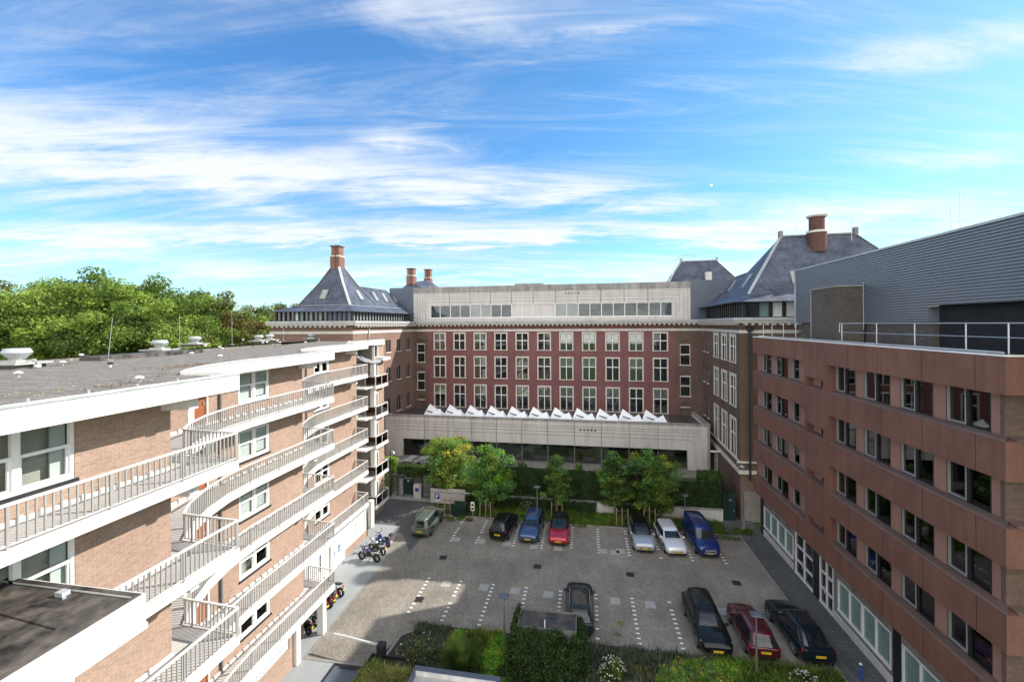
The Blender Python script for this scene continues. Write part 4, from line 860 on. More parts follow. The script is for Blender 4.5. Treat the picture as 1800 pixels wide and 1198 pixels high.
P(m, 'roof_brackets', 'rail_grey')
# roofs further back
m = MB(); b0 = [(12.4, 70, 24.4), (24.5, 70, 24.4), (23, 80, 24.4), (13, 80, 24.4)]; t0 = [(15.6, 73, 29.1), (21.0, 73, 29.15)]
m.poly([b0[0], b0[1], t0[1], t0[0]]); m.poly([b0[1], b0[2], t0[1]]); m.poly([b0[2], b0[3], t0[0], t0[1]]); m.poly([b0[3], b0[0], t0[0]]); P(m, 'slate_roof', 'slate')
caps([(b0[0], t0[0]), (b0[1], t0[1])]); m = MB(); m.bar(t0[0], t0[1], .3, .14); m.box(15.4, 15.75, 72.8, 73.2, 29, 29.6); m.box(20.9, 21.2, 72.8, 73.2, 29, 29.6); P(m, 'ridge_cap', 'zinc_light')
m = MB(); m.tube([(12.6, 69.7, 25), (15.0, 72.6, 29.9), (15.9, 72.6, 29.9)], .05, 5); m.tube([(12.9, 69.5, 25), (15.3, 72.2, 29.9)], .05, 5); m.tube([(15.9, 72.6, 28.8), (15.9, 72.6, 30.1), (17.9, 72.6, 30.1), (17.9, 72.6, 29.3)], .04, 5); m.tube([(15.9, 72.6, 29.7), (17.9, 72.6, 29.7)], .03, 5)
for k in range(12): m.bar((12.7 + k * .2, 69.7 + k * .24, 25.2 + k * .41), (13.0 + k * .2, 69.5 + k * .24, 25.2 + k * .41), .04)
P(m, 'roof_ladder', 'steel')
m = MB(); m.box(18.7, 19.6, 70.5, 71.2, 25.2, 27.0); m.box(18.2, 18.9, 70.2, 70.8, 24.9, 25.3); P(m, 'roof_hatch', 'concrete')
m = MB(); bb0 = [(-34, 69.5, 24.2), (-27.6, 69.5, 24.2), (-26, 75, 24.2), (-34, 75, 24.2)]; tt = [(-30.8, 71, 26.5), (-28.0, 71.5, 27.6)]
m.poly([(-32.8, 69.5, 24.3), (-26.6, 69.5, 24.3), (-29.6, 71, 26.4), (-30.8, 71, 26.4)]); m.poly([(-26.6, 69.5, 24.3), (-24.5, 76, 24.3), (-28.2, 74, 27.2), (-29.6, 71, 26.4)]); m.poly([(-32.8, 69.5, 24.3), (-30.8, 71, 26.4), (-28.2, 74, 27.2), (-30, 76, 24.3)]); P(m, 'slate_roof', 'slate')
chimney(-30.35, 71.3, 26.1, 29.0, 1.35); chimney(-29.0, 76.0, 25.8, 29.4, 1.25)
for x_, y_, z_, h_ in ((17.9, 72, 29, 2.6), (25.5, 46, 26.9, 2.2), (21.0, 47, 28, 3.6), (-30, 48, 29, .9)):
    m = MB(); m.tube([(x_, y_, z_), (x_, y_, z_ + h_)], .02, 5); P(m, 'roof_aerial', 'steel')
# ================================================================== red office building on the right
off = thing('office_building', 'rust red panelled office building with long window bands and grey ribbed plant floor', 'building', (20, 30, 0))
def Q(m, name, mats, parent=None, **k): return part(m, name, mats, parent or off, **k)
FX = 14.95; GX = 15.35
def yb(y): return 41.5 - y
B1 = Fr((FX, 41.5), (FX, 18.1)); BE = Fr((FX, 18.1), (30, 18.1)); BG = Fr((GX, 41.5), (GX, 18.8))
sills = [14.65 - 3.12 * k for k in range(4)]
zt = 17.72
m = MB()
bandz = [(16.33, zt)] + [(s - (3.12 - 1.68) if k < 3 else 3.9, s) for k, s in enumerate(sills)]
for z0, z1 in bandz:
    # outline of the band: front, chamfered top towards the glass
    for (y0, y1) in ((41.4, 18.1),):
        m.hexa([(FX, y1, z0), (GX + .3, y1, z0), (GX + .3, y0, z0), (FX, y0, z0), (FX, y1, z1 if z1 == zt else z1 - .02), (GX + .3, y1, z1), (GX + .3, y0, z1), (FX, y0, z1 if z1 == zt else z1 - .02)])
    m.hexa([(GX + .3, 18.1, z0), (30, 18.1, z0), (30, 18.8, z0), (GX + .3, 18.8, z0), (GX + .3, 18.1, z1), (30, 18.1, z1), (30, 18.8, z1), (GX + .3, 18.8, z1)])
Q(m, 'wall_band', 'panel_red')
m = MB()     # chamfered sill strips
for s in sills:
    m.hexa([(FX - .02, 18.06, s - .03), (GX, 18.6, s - .03), (GX, 41.4, s - .03), (FX - .02, 41.4, s - .03), (FX + .05, 18.15, s + .05), (GX, 18.5, s + .10), (GX, 41.4, s + .10), (FX + .05, 41.4, s + .05)])
    m.hexa([(GX, 18.06, s - .03), (30, 18.06, s - .03), (30, 18.6, s - .03), (GX, 18.6, s - .03), (GX, 18.2, s + .06), (30, 18.2, s + .06), (30, 18.6, s + .1), (GX, 18.6, s + .1)])
Q(m, 'sill', 'sill_grey')
# stair core with narrow slots
CF = Fr((FX - .03, 32.25), (FX - .03, 29.55)); m = MB()
sl = [(.2, 2.3, s + .06, s + .66) for s in sills]
wall(m, CF, 0, CF.len, 3.9, 16.4, sl, .6); m.box(FX - .03, GX + .2, 32.25, 32.3, 3.9, 16.4); m.box(FX - .03, GX + .2, 29.45, 29.55, 3.9, 16.4)
Q(m, 'stair_core', 'panel_red')
m = MB()
for s in sills: m.fbox(CF, .2, 2.3, -.62, -.55, s + .06, s + .66)
for k, s in enumerate(sills): 
    g_ = MB(); g_.fbox(CF, 1.2, 2.2, -.5, -.45, s + .12, s + .5); Q(g_, 'slot_window', 'glass_sky')
# set-back wall with piers and windows
wL = [(41.2, 39.35), (38.6, 36.4), (35.7, 34.5)]; wR = [(29.96, 27.95), (27.23, 25.1), (24.4, 22.33), (21.65, 19.54)]
wL = [(a * .981 + (.6 if i == 0 else 0) * 0, b * .981) for i, (a, b) in enumerate(wL)]; wR = [(a * .981, b * .981) for a, b in wR]
rgo = random.Random(3)
m = MB(); hs_ = []
for s in sills:
    for a, b in [(q_[0], q_[1]) for q_ in wL + wR]: hs_.append((yb(a), yb(b), s + .04, s + 1.75))
wall(m, BG, 0, BG.len, 3.9, 16.4, hs_, .12, o=-.02); Q(m, 'pier_wall', 'pier_red'); m = MB(); m.box(GX, 30, 18.6, 18.79, 3.9, 16.4); Q(m, 'end_wall', 'brick_brown')
for s in sills:
    for wi, (a, b) in enumerate(wL + wR):
        a0, a1 = yb(a), yb(b); mid = (a0 + a1) / 2 if a1 - a0 > 1.5 else a1
        f = MB(); zt_ = s + 1.75; zb_ = s + .06
        for q in ((a0, a0 + .07), (a1 - .07, a1)) + (((mid - .06, mid + .06),) if mid < a1 else ()): f.fbox(BG, q[0], q[1], -.14, -.03, zb_, zt_)
        f.fbox(BG, a0 + .07, a1 - .07, -.135, -.035, zt_ - .06, zt_); f.fbox(BG, a0 + .07, a1 - .07, -.135, -.035, zb_, zb_ + .07)
        wn = Q(f, 'window', 'black_frame')
        f = MB(); lo = zb_ + .07; c0, c1 = a0 + .07, (mid - .06 if mid < a1 else a1 - .07); opn = rgo.random() < .15
        for q in ((c0, c0 + .05, lo, zt_ - .06), (c1 - .05, c1, lo, zt_ - .06), (c0 + .05, c1 - .05, lo, lo + .06), (c0 + .05, c1 - .05, zt_ - .12, zt_ - .06)): f.fbox(BG, q[0], q[1], -.1, -.01, q[2], q[3])
        Q(f, 'casement', 'alu_frame', wn)
        p = MB(); p.fbox(BG, a0 + .07, a1 - .07, -.12, -.105, lo, zt_ - .06); Q(p, 'pane', 'glass_clear', wn)
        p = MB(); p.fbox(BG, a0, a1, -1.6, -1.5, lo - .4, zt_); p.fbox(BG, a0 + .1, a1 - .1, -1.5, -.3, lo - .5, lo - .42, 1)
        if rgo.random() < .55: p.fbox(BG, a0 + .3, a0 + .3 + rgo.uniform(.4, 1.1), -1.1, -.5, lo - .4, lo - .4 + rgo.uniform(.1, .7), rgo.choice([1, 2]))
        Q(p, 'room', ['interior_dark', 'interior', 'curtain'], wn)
        k = rgo.random()
        if k < .55:
            p = MB(); p.fbox(BG, a0 + .07, (mid if rgo.random() < .5 else a1) - .06, -.22, -.2, lo + rgo.choice([0, .2, .75]), zt_ - .06); Q(p, 'blind', rgo.choice(['blind_grey', 'blind']), wn)
# ground floor
GX = 15.64; G = Fr((GX, 41.5), (GX, 10)); m = MB()
gw = [(yb(41.0), yb(35.6), .9, 2.7), (yb(35.3), yb(32.7), .15, 3.3), (yb(31.9), yb(30.3), .15, 3.3), (yb(29.8), yb(25.1), .9, 2.85), (yb(24.3), yb(19.6), .9, 2.85), (yb(18.9), yb(14.2), .9, 2.85)]
wall(m, G, 0, G.len, 0, 3.9, gw, .2); Q(m, 'ground_floor_wall', 'concrete_raw')
m = MB(); m.fbox(G, 0, 5.9, .003, .05, 0, .6); m.fbox(G, 11.3, 31, .003, .05, 0, .6); m.fbox(G, 8.8, 9.5, .002, .06, .0, 3.88, 1); m.fbox(G, 16.6, 17.1, .002, .06, .0, 3.88, 1); m.fbox(G, 0, .45, .002, .08, 0, 3.88, 1); Q(m, 'ground_floor_plinth', ['concrete', 'black_frame'])
for i, (a0, a1, z0, z1) in enumerate(gw):
    door = i in (1, 2); n = 2 if door else 4
    f = MB(); f.fbox(G, a0, a1, -.1, .04, z1 - .09, z1); f.fbox(G, a0, a1, -.1, .08, z0 - .02, z0 + .08)
    for k in range(n + 1):
        c = a0 + (a1 - a0) * k / n; w_ = .07 if (k % 2 == 0) else .035; f.fbox(G, max(a0, c - w_), min(a1, c + w_), -.1, .035, z0 + .08, z1 - .09)
    if door: f.fbox(G, a0, a1, -.1, .03, z0 + 1.0, z0 + 1.1); f.fbox(G, a0, a1, -.1, .03, z0 + 2.1, z0 + 2.2)
    wn = Q(f, 'entrance_door' if door else 'shopfront_window', 'rail_white'); p = MB(); p.fbox(G, a0, a1, -.08, -.06, z0, z1); Q(p, 'pane', 'glass' if door else 'blind_green', wn)
    if door: p = MB(); p.fbox(G, (a0 + a1) / 2 - .15, (a0 + a1) / 2 - .1, .04, .09, 1.0, 1.5); Q(p, 'handle', 'steel', wn)
# panel joints on the bands
m = MB()
for z0, z1 in bandz:
    for y_ in (33.6, 30.6, 27.4, 24.6, 21.95, 19.3): m.box(FX - .003, FX, y_ - .012, y_ + .012, z0 + .02, z1 - .04)
o_ = Q(m, 'panel_joint', 'black_frame')
# roof, edge strip, pipes
m = MB(); m.box(FX + .1, 30, 18.2, 41.4, 17.3, 17.60); Q(m, 'roof_deck', 'bitumen_wet')
m = MB(); m.box(FX - .03, FX + .14, 18.07, 41.4, zt, zt + .06); m.box(FX + .14, 30, 18.07, 18.22, zt, zt + .06); Q(m, 'roof_edge', 'white_frame')
m = MB(); m.tube([(15.3, 41, 17.82), (15.3, 18.6, 17.82)], .055, 8); m.tube([(15.55, 41, 17.74), (15.55, 19, 17.74)], .03, 6)
for k in range(16): m.box(15.2, 15.7, 19.2 + k * 1.4, 19.35 + k * 1.4, 17.6, 17.78)
Q(m, 'roof_pipe', 'zinc_light')
m = MB()
def roof_rail(y0, y1, posts, x=15.75, z=18.93):
    m.tube([(x, y0, z), (x, y1, z)], .024, 8); m.tube([(x, y0, z - .55), (x, y1, z - .55)], .018, 6)
    for y_ in posts: m.tube([(x, y_, 17.6), (x, y_, z)], .028, 6)
roof_rail(41.2, 34.4, [41.2, 39.4, 37.3, 35.3])
Q(m, 'roof_railing', 'steel')
m = MB(); yy = [pX(px_, 590, 15.75)[1] for px_ in (1480, 1541, 1608, 1698, 1773)]
roof_rail(yy[0] + .25, 12, yy + [16.8, 14.5]); m.tube([(15.75, yy[0] + .25, 18.93), (15.75, yy[0] + .25, 18.38)], .024, 6)
Q(m, 'roof_railing', 'steel')
# plant floor: ribbed metal cladding
m = MB(); y0, y1 = 10.0, 40.4; n = 29; zb_, ztp = 19.0, 23.4
pr = []
for k in range(n):
    z_ = zb_ + (ztp - zb_) * k / n; hgt = (ztp - zb_) / n
    pr += [(18.0, z_), (18.0, z_ + hgt * .58), (18.10, z_ + hgt * .64), (18.10, z_ + hgt * .96)]
pr.append((18.0, ztp))
ycut = pX(1632, 550, 18.0)[1]
for i in range(len(pr) - 1):
    (xa, za), (xb, zb2) = pr[i], pr[i + 1]
    ylo = ycut if za < 19.78 else y0
    m.poly([(xa, ylo, za), (xa, y1, za), (xb, y1, zb2), (xb, ylo, zb2)])
m.poly([(18, y1, zb_), (30, y1, zb_), (30, y1, ztp), (18, y1, ztp)]); m.poly([(18.0, ycut, 19.0), (18.5, ycut, 19.0), (18.5, ycut, 19.78), (18.0, ycut, 19.78)])
m.poly([(18.0, y0, 19.78), (18.6, y0, 19.78), (18.6, ycut, 19.78), (18.0, ycut, 19.78)])
Q(m, 'metal_cladding', 'cladding')
m = MB(); m.box(17.93, 30, 9.9, 40.45, 23.4, 23.52); m.box(17.94, 18.06, 40.3, 40.45, 18.6, 23.4); Q(m, 'cladding_trim', 'zinc_light')
m = MB(); m.box(18.05, 29.9, 10, 40.3, 23.2, 23.39); m.box(18.3, 29.9, ycut, 40.3, 17.6, 19.0, 1); m.box(18.2, 18.3, ycut, 40.3, 17.6, 18.99, 1); m.box(18.5, 29.9, 10.1, ycut, 17.6, 23.1, 2); Q(m, 'plant_room_wall', ['zinc_dark', 'brick_grey', 'brick_dark'])
m = MB(); yn = pX(1518, 560, 18)[1]; yf = pX(1427, 560, 16.41)[1]; m.box(16.41, 18.02, yn, yf, 17.6, 21.35); Q(m, 'brick_shaft', 'brick_grey')
m = MB(); m.box(16.36, 18.0, yn - .05, yf + .05, 21.351, 21.43); m.tube([(16.38, yf + .05, 17.6), (16.38, yf + .05, 21.4)], .03, 6); m.tube([(17.98, yn - .03, 18.5), (17.98, yn - .03, 21.6)], .03, 6); Q(m, 'shaft_capping', 'rail_grey')
for px_, pt, pb in ((1672, 365, 410), (1688, 338, 405)):
    q = pX(px_, pb, 19.5); tp = pX(px_, pt, 19.5); t_ = thing('lightning_rod', {1672: 'shorter thin rod on the grey plant floor roof', 1688: 'taller thin rod on the grey plant floor roof'}[px_], 'lightning rod', (q[0], q[1], 23.5), 0, 'lightning rods on the roofs')
    m = MB(); m.tube([(0, 0, 0), (0, 0, tp[2] - 23.5)], .02, 5); m.build('rod', 'steel', t_); m = MB(); m.lathe((0, 0, 0), [(.08, 0), (.08, .06)], 8); m.build('foot', 'zinc_light', t_)
# little plant growing on the office roof
q = pX(1411, 590, 16.0); leaves_ = [(0, 0, .25, .12, .12, .25, 40, .12, 0), (.05, .1, .5, .1, .1, .12, 20, .1, 0)]
o = leaves('roof_weed', leaves_, ['leaf_light'], seed=9, shell=0); o.location = (q[0], q[1], 17.6); tag(o, 'small weed growing behind the office roof railing', 'plant')
# security cameras on the wing ledge
for k, (px_, py_, lab) in enumerate([(1297, 812, 'left white security camera on the ledge of the brown brick wing'), (1303, 819, 'right white security camera on the ledge of the brown brick wing')]):
    q = pY(px_, py_, 43.5); t_ = thing('security_camera', lab, 'camera', q, .5 * k - .3, 'security cameras on the wing ledge')
    m = MB(); m.box(-.09, .09, -.4, .1, -.08, .1); m.build('camera_body', 'white_paint', t_, bevel=.02); m = MB(); m.tube([(0, .05, -.05), (0, .25, -.15), (0, .4, -.15)], .03, 6); m.build('bracket', 'white_frame', t_); m = MB(); m.box(-.07, .07, -.41, -.39, -.05, .07); m.build('lens', 'black_plastic', t_)
q = pY(1262, 793, 50); t_ = thing('wall_lamp', 'white wall lamp arm above the tall ground floor window of the right wing', 'lamp', q); m = MB(); m.box(-.8, .25, -.12, .12, -.05, .08); m.build('arm', 'white_paint', t_); m = MB(); m.box(-.75, -.3, -.1, .1, -.09, -.051); m.build('diffuser', 'white_frame', t_)

# ================================================================== concrete pavilion and terrace
pav = thing('pavilion', 'low concrete pavilion with glass front and white roof lights before the red facade', 'pavilion', (-6, 52, 1.9))
def V_(m, name, mats, parent=None, **k): return part(m, name, mats, parent or pav, **k)
PF = Fr((-26.3, 52.0), (14.15, 51.95)); TZ = 1.95
def pf(px_, py_): return PF.pix(px_, py_)
oL, oR = pf(708, 780)[0], pf(1209, 800)[0]; zT = pf(950, 736)[1]; zO = pf(950, 780)[1]
m = MB(); wall(m, PF, 0, PF.len, TZ, zT - .25, [(oL, oR, TZ, zO)], .5); m.fbox(PF, 0, .3, -7.5, -.0, TZ, zT - .25); m.fbox(PF, PF.len - .3, PF.len, -7.3, 0, TZ, zT - .25); V_(m, 'concrete_wall', 'concrete')
m = MB(); m.fbox(PF, -.04, PF.len + .04, -.35, .04, zT - .25, zT); m.fbox(PF, -.04, .3, -7.4, -.35, zT - .25, zT); m.fbox(PF, PF.len - .3, PF.len + .04, -7.2, -.35, zT - .25, zT); V_(m, 'parapet', 'concrete_cap')
m = MB(); m.fbox(PF, .3, PF.len - .3, -7.6, -.35, 6.5, 6.75); V_(m, 'flat_roof', 'bitumen_wet')
m = MB()
jx = [pf(x_, 750)[0] for x_ in (746, 787.6, 829.3, 872.4, 917, 962.4, 1009.5, 1057, 1106, 1157)]
lz = [pf(746, y_)[1] for y_ in (740.2, 744, 749.3, 755.2)]
for i, z_ in enumerate(lz): m.fbox(PF, .9 + i * .38, PF.len - .85 - i * .4, .0, .012, z_ - .022, z_ + .022)
for i in range(4): m.fbox(PF, .9 + i * .38, .93 + i * .38, 0, .012, TZ if i > 5 else lz[i] - .3, lz[i]); m.fbox(PF, PF.len - .88 - i * .4, PF.len - .85 - i * .4, 0, .012, lz[i] - .3, lz[i])
for a in jx: m.fbox(PF, a - .02, a + .02, 0, .045, zO, zT - .01)
for a in (.0, 1.2, 1.7): m.fbox(PF, a + .4, a + .42, 0, .012, TZ, 4.4)
for k in range(7): m.fbox(PF, PF.len - 1.7 + k * .23, PF.len - 1.685 + k * .23, 0, .01, TZ, lz[1] - .2)
V_(m, 'panel_joints', 'concrete_raw')
m = MB(); a, b = pf(1020, 755); 
for k in range(5): m.lathe(PF.p(pf(1020.5 + k * 6.4, 755)[0], .0, 0)[:2] + (b,), [(.11, -.03), (.11, .015)], 12, axis='y')
V_(m, 'scupper', 'black_frame')
m = MB(); m.fbox(PF, .36, PF.len - .36, -6.4, -.51, TZ - .02, TZ + .01, 0); m.fbox(PF, oL, oR, -.51, -.0, TZ - .02, TZ + .01, 0); m.fbox(PF, .4, PF.len - .4, -6.5, -6.4, TZ, 4.8, 1); m.fbox(PF, .4, PF.len - .4, -6.5, -.5, zO + .02, zO + .1, 1); m.fbox(PF, .35, .4, -6.5, -.5, TZ, zO, 1); m.fbox(PF, PF.len - .4, PF.len - .35, -6.5, -.5, TZ, zO, 1)
for a in (jx[2], jx[5], jx[8]): m.fbox(PF, a - .15, a + .15, -3.1, -2.8, TZ, zO, 0)
V_(m, 'interior_room', ['terrace', 'interior'])
m = MB()
for a in [oL, oR] + jx: m.fbox(PF, a - .05, a + .05, -.35, -.25, TZ, zO)
m.fbox(PF, oL, oR, -.35, -.25, TZ, TZ + .1)
gf = V_(m, 'glazing_frame', 'grey_frame'); m = MB(); m.fbox(PF, oL, oR, -.31, -.29, TZ + .1, zO); V_(m, 'pane', 'glass_clear', gf)
# white triangular roof lights
sk0 = None
for i in range(11):
    xc = -19.75 + 2.83 * i
    if sk0 is None:
        t_ = thing('roof_light', 'x', 'roof light', (xc, 53.6, 6.75))
        def wedge(x0, xp, x1, y0, y1, h, hb, name, mat, dy=0):
            m = MB(); m.add([(x0, y0, 0), (xp, y0 + dy, h), (x1, y0, 0), (x0 + .2, y1, 0), (xp + .1, y1, hb), (x1 + .1, y1, 0)], [(0, 1, 2), (3, 5, 4), (0, 3, 4, 1), (1, 4, 5, 2), (0, 2, 5, 3)]); return m.build(name, mat, t_)
        wedge(-1.45, .75, 1.3, -.75, .55, 1.15, .75, 'front_fin', 'roof_light_white', .95); wedge(-1.8, -1.1, 1.1, .6, 1.8, 1.5, 1.0, 'rear_fin', 'roof_light_white', .8)
        m = MB(); m.hexa([(-1.2, .36, .72), (.75, .36, .10), (.85, .46, .10), (-1.2, .46, .72), (-1.2, .36, .84), (.75, .36, .22), (.85, .46, .22), (-1.2, .46, .84)]); m.build('dark_pane', 'glass', t_)
        m = MB(); m.box(-1.3, 1.6, -.7, 1.6, 0, .14); m.build('curb', 'concrete_cap', t_)
        sk0 = t_; o = t_
    else: o = dup(sk0, (xc, 53.6, 6.75))
    ordn = ['first', 'second', 'third', 'fourth', 'fifth', 'sixth', 'seventh', 'eighth', 'ninth', 'tenth', 'eleventh'][i]
    tag(o, f'white triangular roof light on the pavilion, {ordn} from the left', 'roof light', 'roof lights on the pavilion')
# terrace
m = MB(); m.prism([(-26, 45.6), (13.6, 45.6), (14.2, 52), (-26, 52)], 0, TZ - .03); tag(m.build('terrace', 'terrace'), kind='structure')
m = MB(); m.prism([(-16.4, 44.6), (13.2, 44.6), (13.2, 45.9), (-16.4, 45.9)], 0, TZ - .2); m.prism([(-7, 46.2), (12.5, 46.2), (12.5, 49.3), (-7, 49.3)], TZ - .03, TZ + .03); tag(m.build('terrace_bed', 'lawn'), kind='structure')
rw = MB(); rw.box(-16.4, 12.9, 43.25, 43.5, 0, 1.12); rw.box(-16.4, -12.6, 43.2, 43.25, 0, 1.55); rw.box(-16.42, 12.92, 43.2, 43.55, 1.12, 1.17, 1); tag(rw.build('retaining_wall', ['concrete', 'concrete_cap']), 'pale concrete retaining wall under the long hedge', 'wall')
def picnic(x, y, z, lab, rz=0, s=1):
    t_ = thing('terrace_table', lab, 'table', (x, y, z), rz, 'terrace tables'); m = MB(); m.box(-1.3 * s, 1.3 * s, -.45, .45, .70, .80); m.build('table_top', 'tile_light', t_)
    for a in (-.8 * s, .8 * s):
        m = MB(); m.box(a - .08, a + .08, -.3, .3, 0, .7); m.build('leg', 'concrete', t_)
    m = MB(); m.box(-1.3 * s, 1.3 * s, .75, 1.05, .40, .47); m.build('bench', 'tile_light', t_); m = MB(); m.box(-1.3 * s, 1.3 * s, -1.05, -.75, .40, .47); m.build('bench', 'tile_light', t_)
picnic(-22.0, 53.6, TZ, 'pale table with benches inside the left end of the pavilion'); q = pZ(722, 808, TZ + .5); picnic(q[0], q[1], TZ - .03, 'pale table on the terrace above the turnstile, left one', 1.45, .8); q = pZ(748, 806, TZ + .5); picnic(q[0], q[1], TZ - .03, 'pale table on the terrace beside the yellowing tree, right one', 1.45, .8)
picnic(9.4, 54.0, TZ, 'pale table inside the right end of the pavilion')
def counter(px0, px1, py0, py1, y_, mat, lab, name='room_divider'):
    a = pY(px0, py1, y_); b = pY(px1, py0, y_); m = MB(); m.box(a[0], b[0], y_, y_ + .25, TZ, b[2]); m.box(a[0] + .1, b[0] - .1, y_ - .03, y_, TZ, TZ + .1); tag(m.build(name, mat), lab, 'room divider')
counter(939, 962, 790, 803, 53.2, 'blind_green', 'pale green glass block counter inside the pavilion', 'counter'); counter(1000, 1046, 790, 806, 53.5, 'wood', 'brown wooden divider inside the pavilion behind the small tree')
counter(1020, 1070, 784, 800, 55, 'stone', 'cream divider inside the pavilion behind the brown one'); counter(1160, 1185, 782, 805, 56, 'stone', 'cream divider near the right end of the pavilion')
m = MB(); m.hexa([pY(905, 803, 54), pY(935, 803, 54), pY(935, 803, 56), pY(905, 803, 56), pY(930, 780, 54), pY(962, 776, 54), pY(962, 776, 56), pY(930, 780, 56)]); tag(m.build('ramp_panel', 'stone'), 'sloping cream panel inside the pavilion left of the small tree', 'panel')
# ================================================================== vehicles
def sm(a, b, t): t = max(0, min(1, (t - a) / (b - a))); return t * t * (3 - 2 * t)
def car(name, label, paint_m, x, y, heading, L_=4.4, W=1.8, Ht=1.48, hood=.95, kind='hatch', roof_m=None, rails=False, group='cars parked in the courtyard', panoramic=False, bar=False):
    """heading: direction of the nose, radians from +X; local nose = +x"""
    cat = 'van' if kind == 'van' else 'car'
    t = thing('parked_' + ('van' if kind == 'van' else 'car'), label, cat, (x, y, 0.006), heading, group)
    hl, hw = L_ / 2, W / 2
    P_ = dict(hatch=dict(wsb=.22, wst=.04, rt=-.40, rb=-.475, belt=.90, deck=.93, tail=.93), suv=dict(wsb=.24, wst=.07, rt=-.39, rb=-.47, belt=1.0, deck=1.03, tail=1.02), estate=dict(wsb=.23, wst=.05, rt=-.43, rb=-.485, belt=.93, deck=.95, tail=.95),
              mpv=dict(wsb=.27, wst=.10, rt=-.44, rb=-.487, belt=1.0, deck=1.0, tail=1.0), van=dict(wsb=.31, wst=.185, rt=-.47, rb=-.492, belt=1.12, deck=1.14, tail=1.12), liftback=dict(wsb=.22, wst=.04, rt=-.30, rb=-.455, belt=.92, deck=.90, tail=1.0))[kind]
    zb = .2; belt = P_['belt'] * (Ht / 1.48 if kind not in ('van', 'suv', 'mpv') else Ht / {'van': 1.9, 'suv': 1.62, 'mpv': 1.68}[kind])
    # ---- lower body loft
    st = []
    nose_h = hood * .78
    for u in (-.5, -.492, -.46, -.40, -.30, -.15, 0, .12, .22, .30, .38, .44, .475, .493, .5):
        w_ = hw * (1 - .20 * sm(.40, .5, u) ** 1.5 - .13 * sm(.44, .5, -u) ** 1.5)
        if u > P_['wsb'] - .02: zs = belt + (nose_h - belt) * sm(P_['wsb'] - .02, .5, u); zd = zs + .06 * (1 - sm(.42, .5, u)) + .02
        else: zs = belt; zd = belt + .02
        z_b = zb + .10 * sm(.47, .5, abs(u))
        if u > .48: zd -= .16 * sm(.48, .5, u); zs -= .14 * sm(.48, .5, u)
        if u < -.48: zd -= .08 * sm(.48, .5, -u)
        st.append((u * L_, w_, z_b, zs, zd))
    m = MB(); rings = []
    for xx, w_, z0, zs, zd in st:
        half = [(w_ * .80, z0), (w_ * .965, z0 + .10), (w_ * 1.0, z0 + (zs - z0) * .45), (w_ * .985, z0 + (zs - z0) * .80), (w_ * .93, zs), (w_ * .74, zd), (w_ * .38, zd + .018)]
        rings.append([(xx, a, b) for a, b in half] + [(xx, 0, zd + .025)] + [(xx, -a, b) for a, b in reversed(half)])
    n = len(rings[0]); vs = [v for r in rings for v in r]; fs = []
    for i in range(len(rings) - 1):
        for k in range(n - 1): fs.append((i * n + k, i * n + k + 1, (i + 1) * n + k + 1, (i + 1) * n + k))
        fs.append((i * n + n - 1, i * n, (i + 1) * n, (i + 1) * n + n - 1))
    fs += [tuple(range(n)), tuple((len(rings) - 1) * n + k for k in range(n))]
    m.add(vs, fs); body = m.build('body', paint_m, t, smooth=True, subsurf=1)
    # ---- greenhouse as rings of a rounded box, split into windscreen, side windows, rear window, roof
    cols = 40; lev = [0, .25, .5, .78, .92, 1.0]
    x0b, x1b = P_['rb'] * L_, P_['wsb'] * L_; x0t, x1t = P_['rt'] * L_, P_['wst'] * L_
    def ring(f):
        a = x0b + (x0t - x0b) * f ** 1.15; b = x1b + (x1t - x1b) * f ** 1.1; cx, hx = (a + b) / 2, (b - a) / 2; wy = hw * (.915 - (.23 if kind != 'van' else .12) * f); z_ = belt - .02 + (Ht - belt - .03) * (f if f < .93 else f)
        out = []
        for k in range(cols):
            th = 2 * math.pi * (k + .5) / cols; c, s_ = math.cos(th), math.sin(th); e = .34
            out.append((cx + hx * math.copysign(abs(c) ** e, c) * (1 + .03 * (1 - abs(s_))), wy * math.copysign(abs(s_) ** e, s_), z_))
        return out
    rg_ = [ring(f) for f in lev]
    parts_ = {'windscreen': MB(), 'rear_window': MB(), 'side_window': MB(), 'side_window2': MB(), 'roof': MB(), 'pillar': MB(), 'pillar2': MB()}
    for i in range(len(lev) - 1):
        for k in range(cols):
            a, b = rg_[i][k], rg_[i][(k + 1) % cols]; c, d = rg_[i + 1][(k + 1) % cols], rg_[i + 1][k]
            th = math.degrees(2 * math.pi * (k + 1) / cols) % 360; dx, dy = abs(b[0] - a[0]), abs(b[1] - a[1])
            corner = any(abs(th - q) < 7 for q in (41, 139, 221, 319)) or th in ()
            if lev[i] >= .78 : tgt = 'roof'
            elif corner: tgt = 'roof'
            elif th < 45 or th > 315: tgt = 'windscreen'
            elif 135 < th < 225: tgt = 'rear_window'
            elif kind == 'van' and a[0] < .12 * L_: tgt = 'roof'
            elif abs(a[0] + .02 * L_) < .018 * L_ or abs(th - 121) < 4 or abs(th - 239) < 4: tgt = 'pillar' if a[1] > 0 else 'pillar2'
            else: tgt = 'side_window' if a[1] > 0 else 'side_window2'
            if lev[i] < .25 and tgt in ('windscreen', 'rear_window') and False: tgt = 'roof'
            parts_[tgt].poly([a, b, c, d])
    top = rg_[-1]; cxm = sum(p[0] for p in top) / cols
    inner_ = [(cxm + (p[0] - cxm) * .7, p[1] * .66, Ht) for p in top]
    for k in range(cols): parts_['roof'].poly([top[k], top[(k + 1) % cols], inner_[(k + 1) % cols], inner_[k]])
    rp = MB(); rp.poly([(p[0], p[1], p[2] + (.006 if panoramic else 0)) for p in inner_])
    if panoramic: rp.build('glass_roof', 'glass_car', t); parts_['roof'].poly(inner_)
    else: parts_['roof'].poly(inner_)
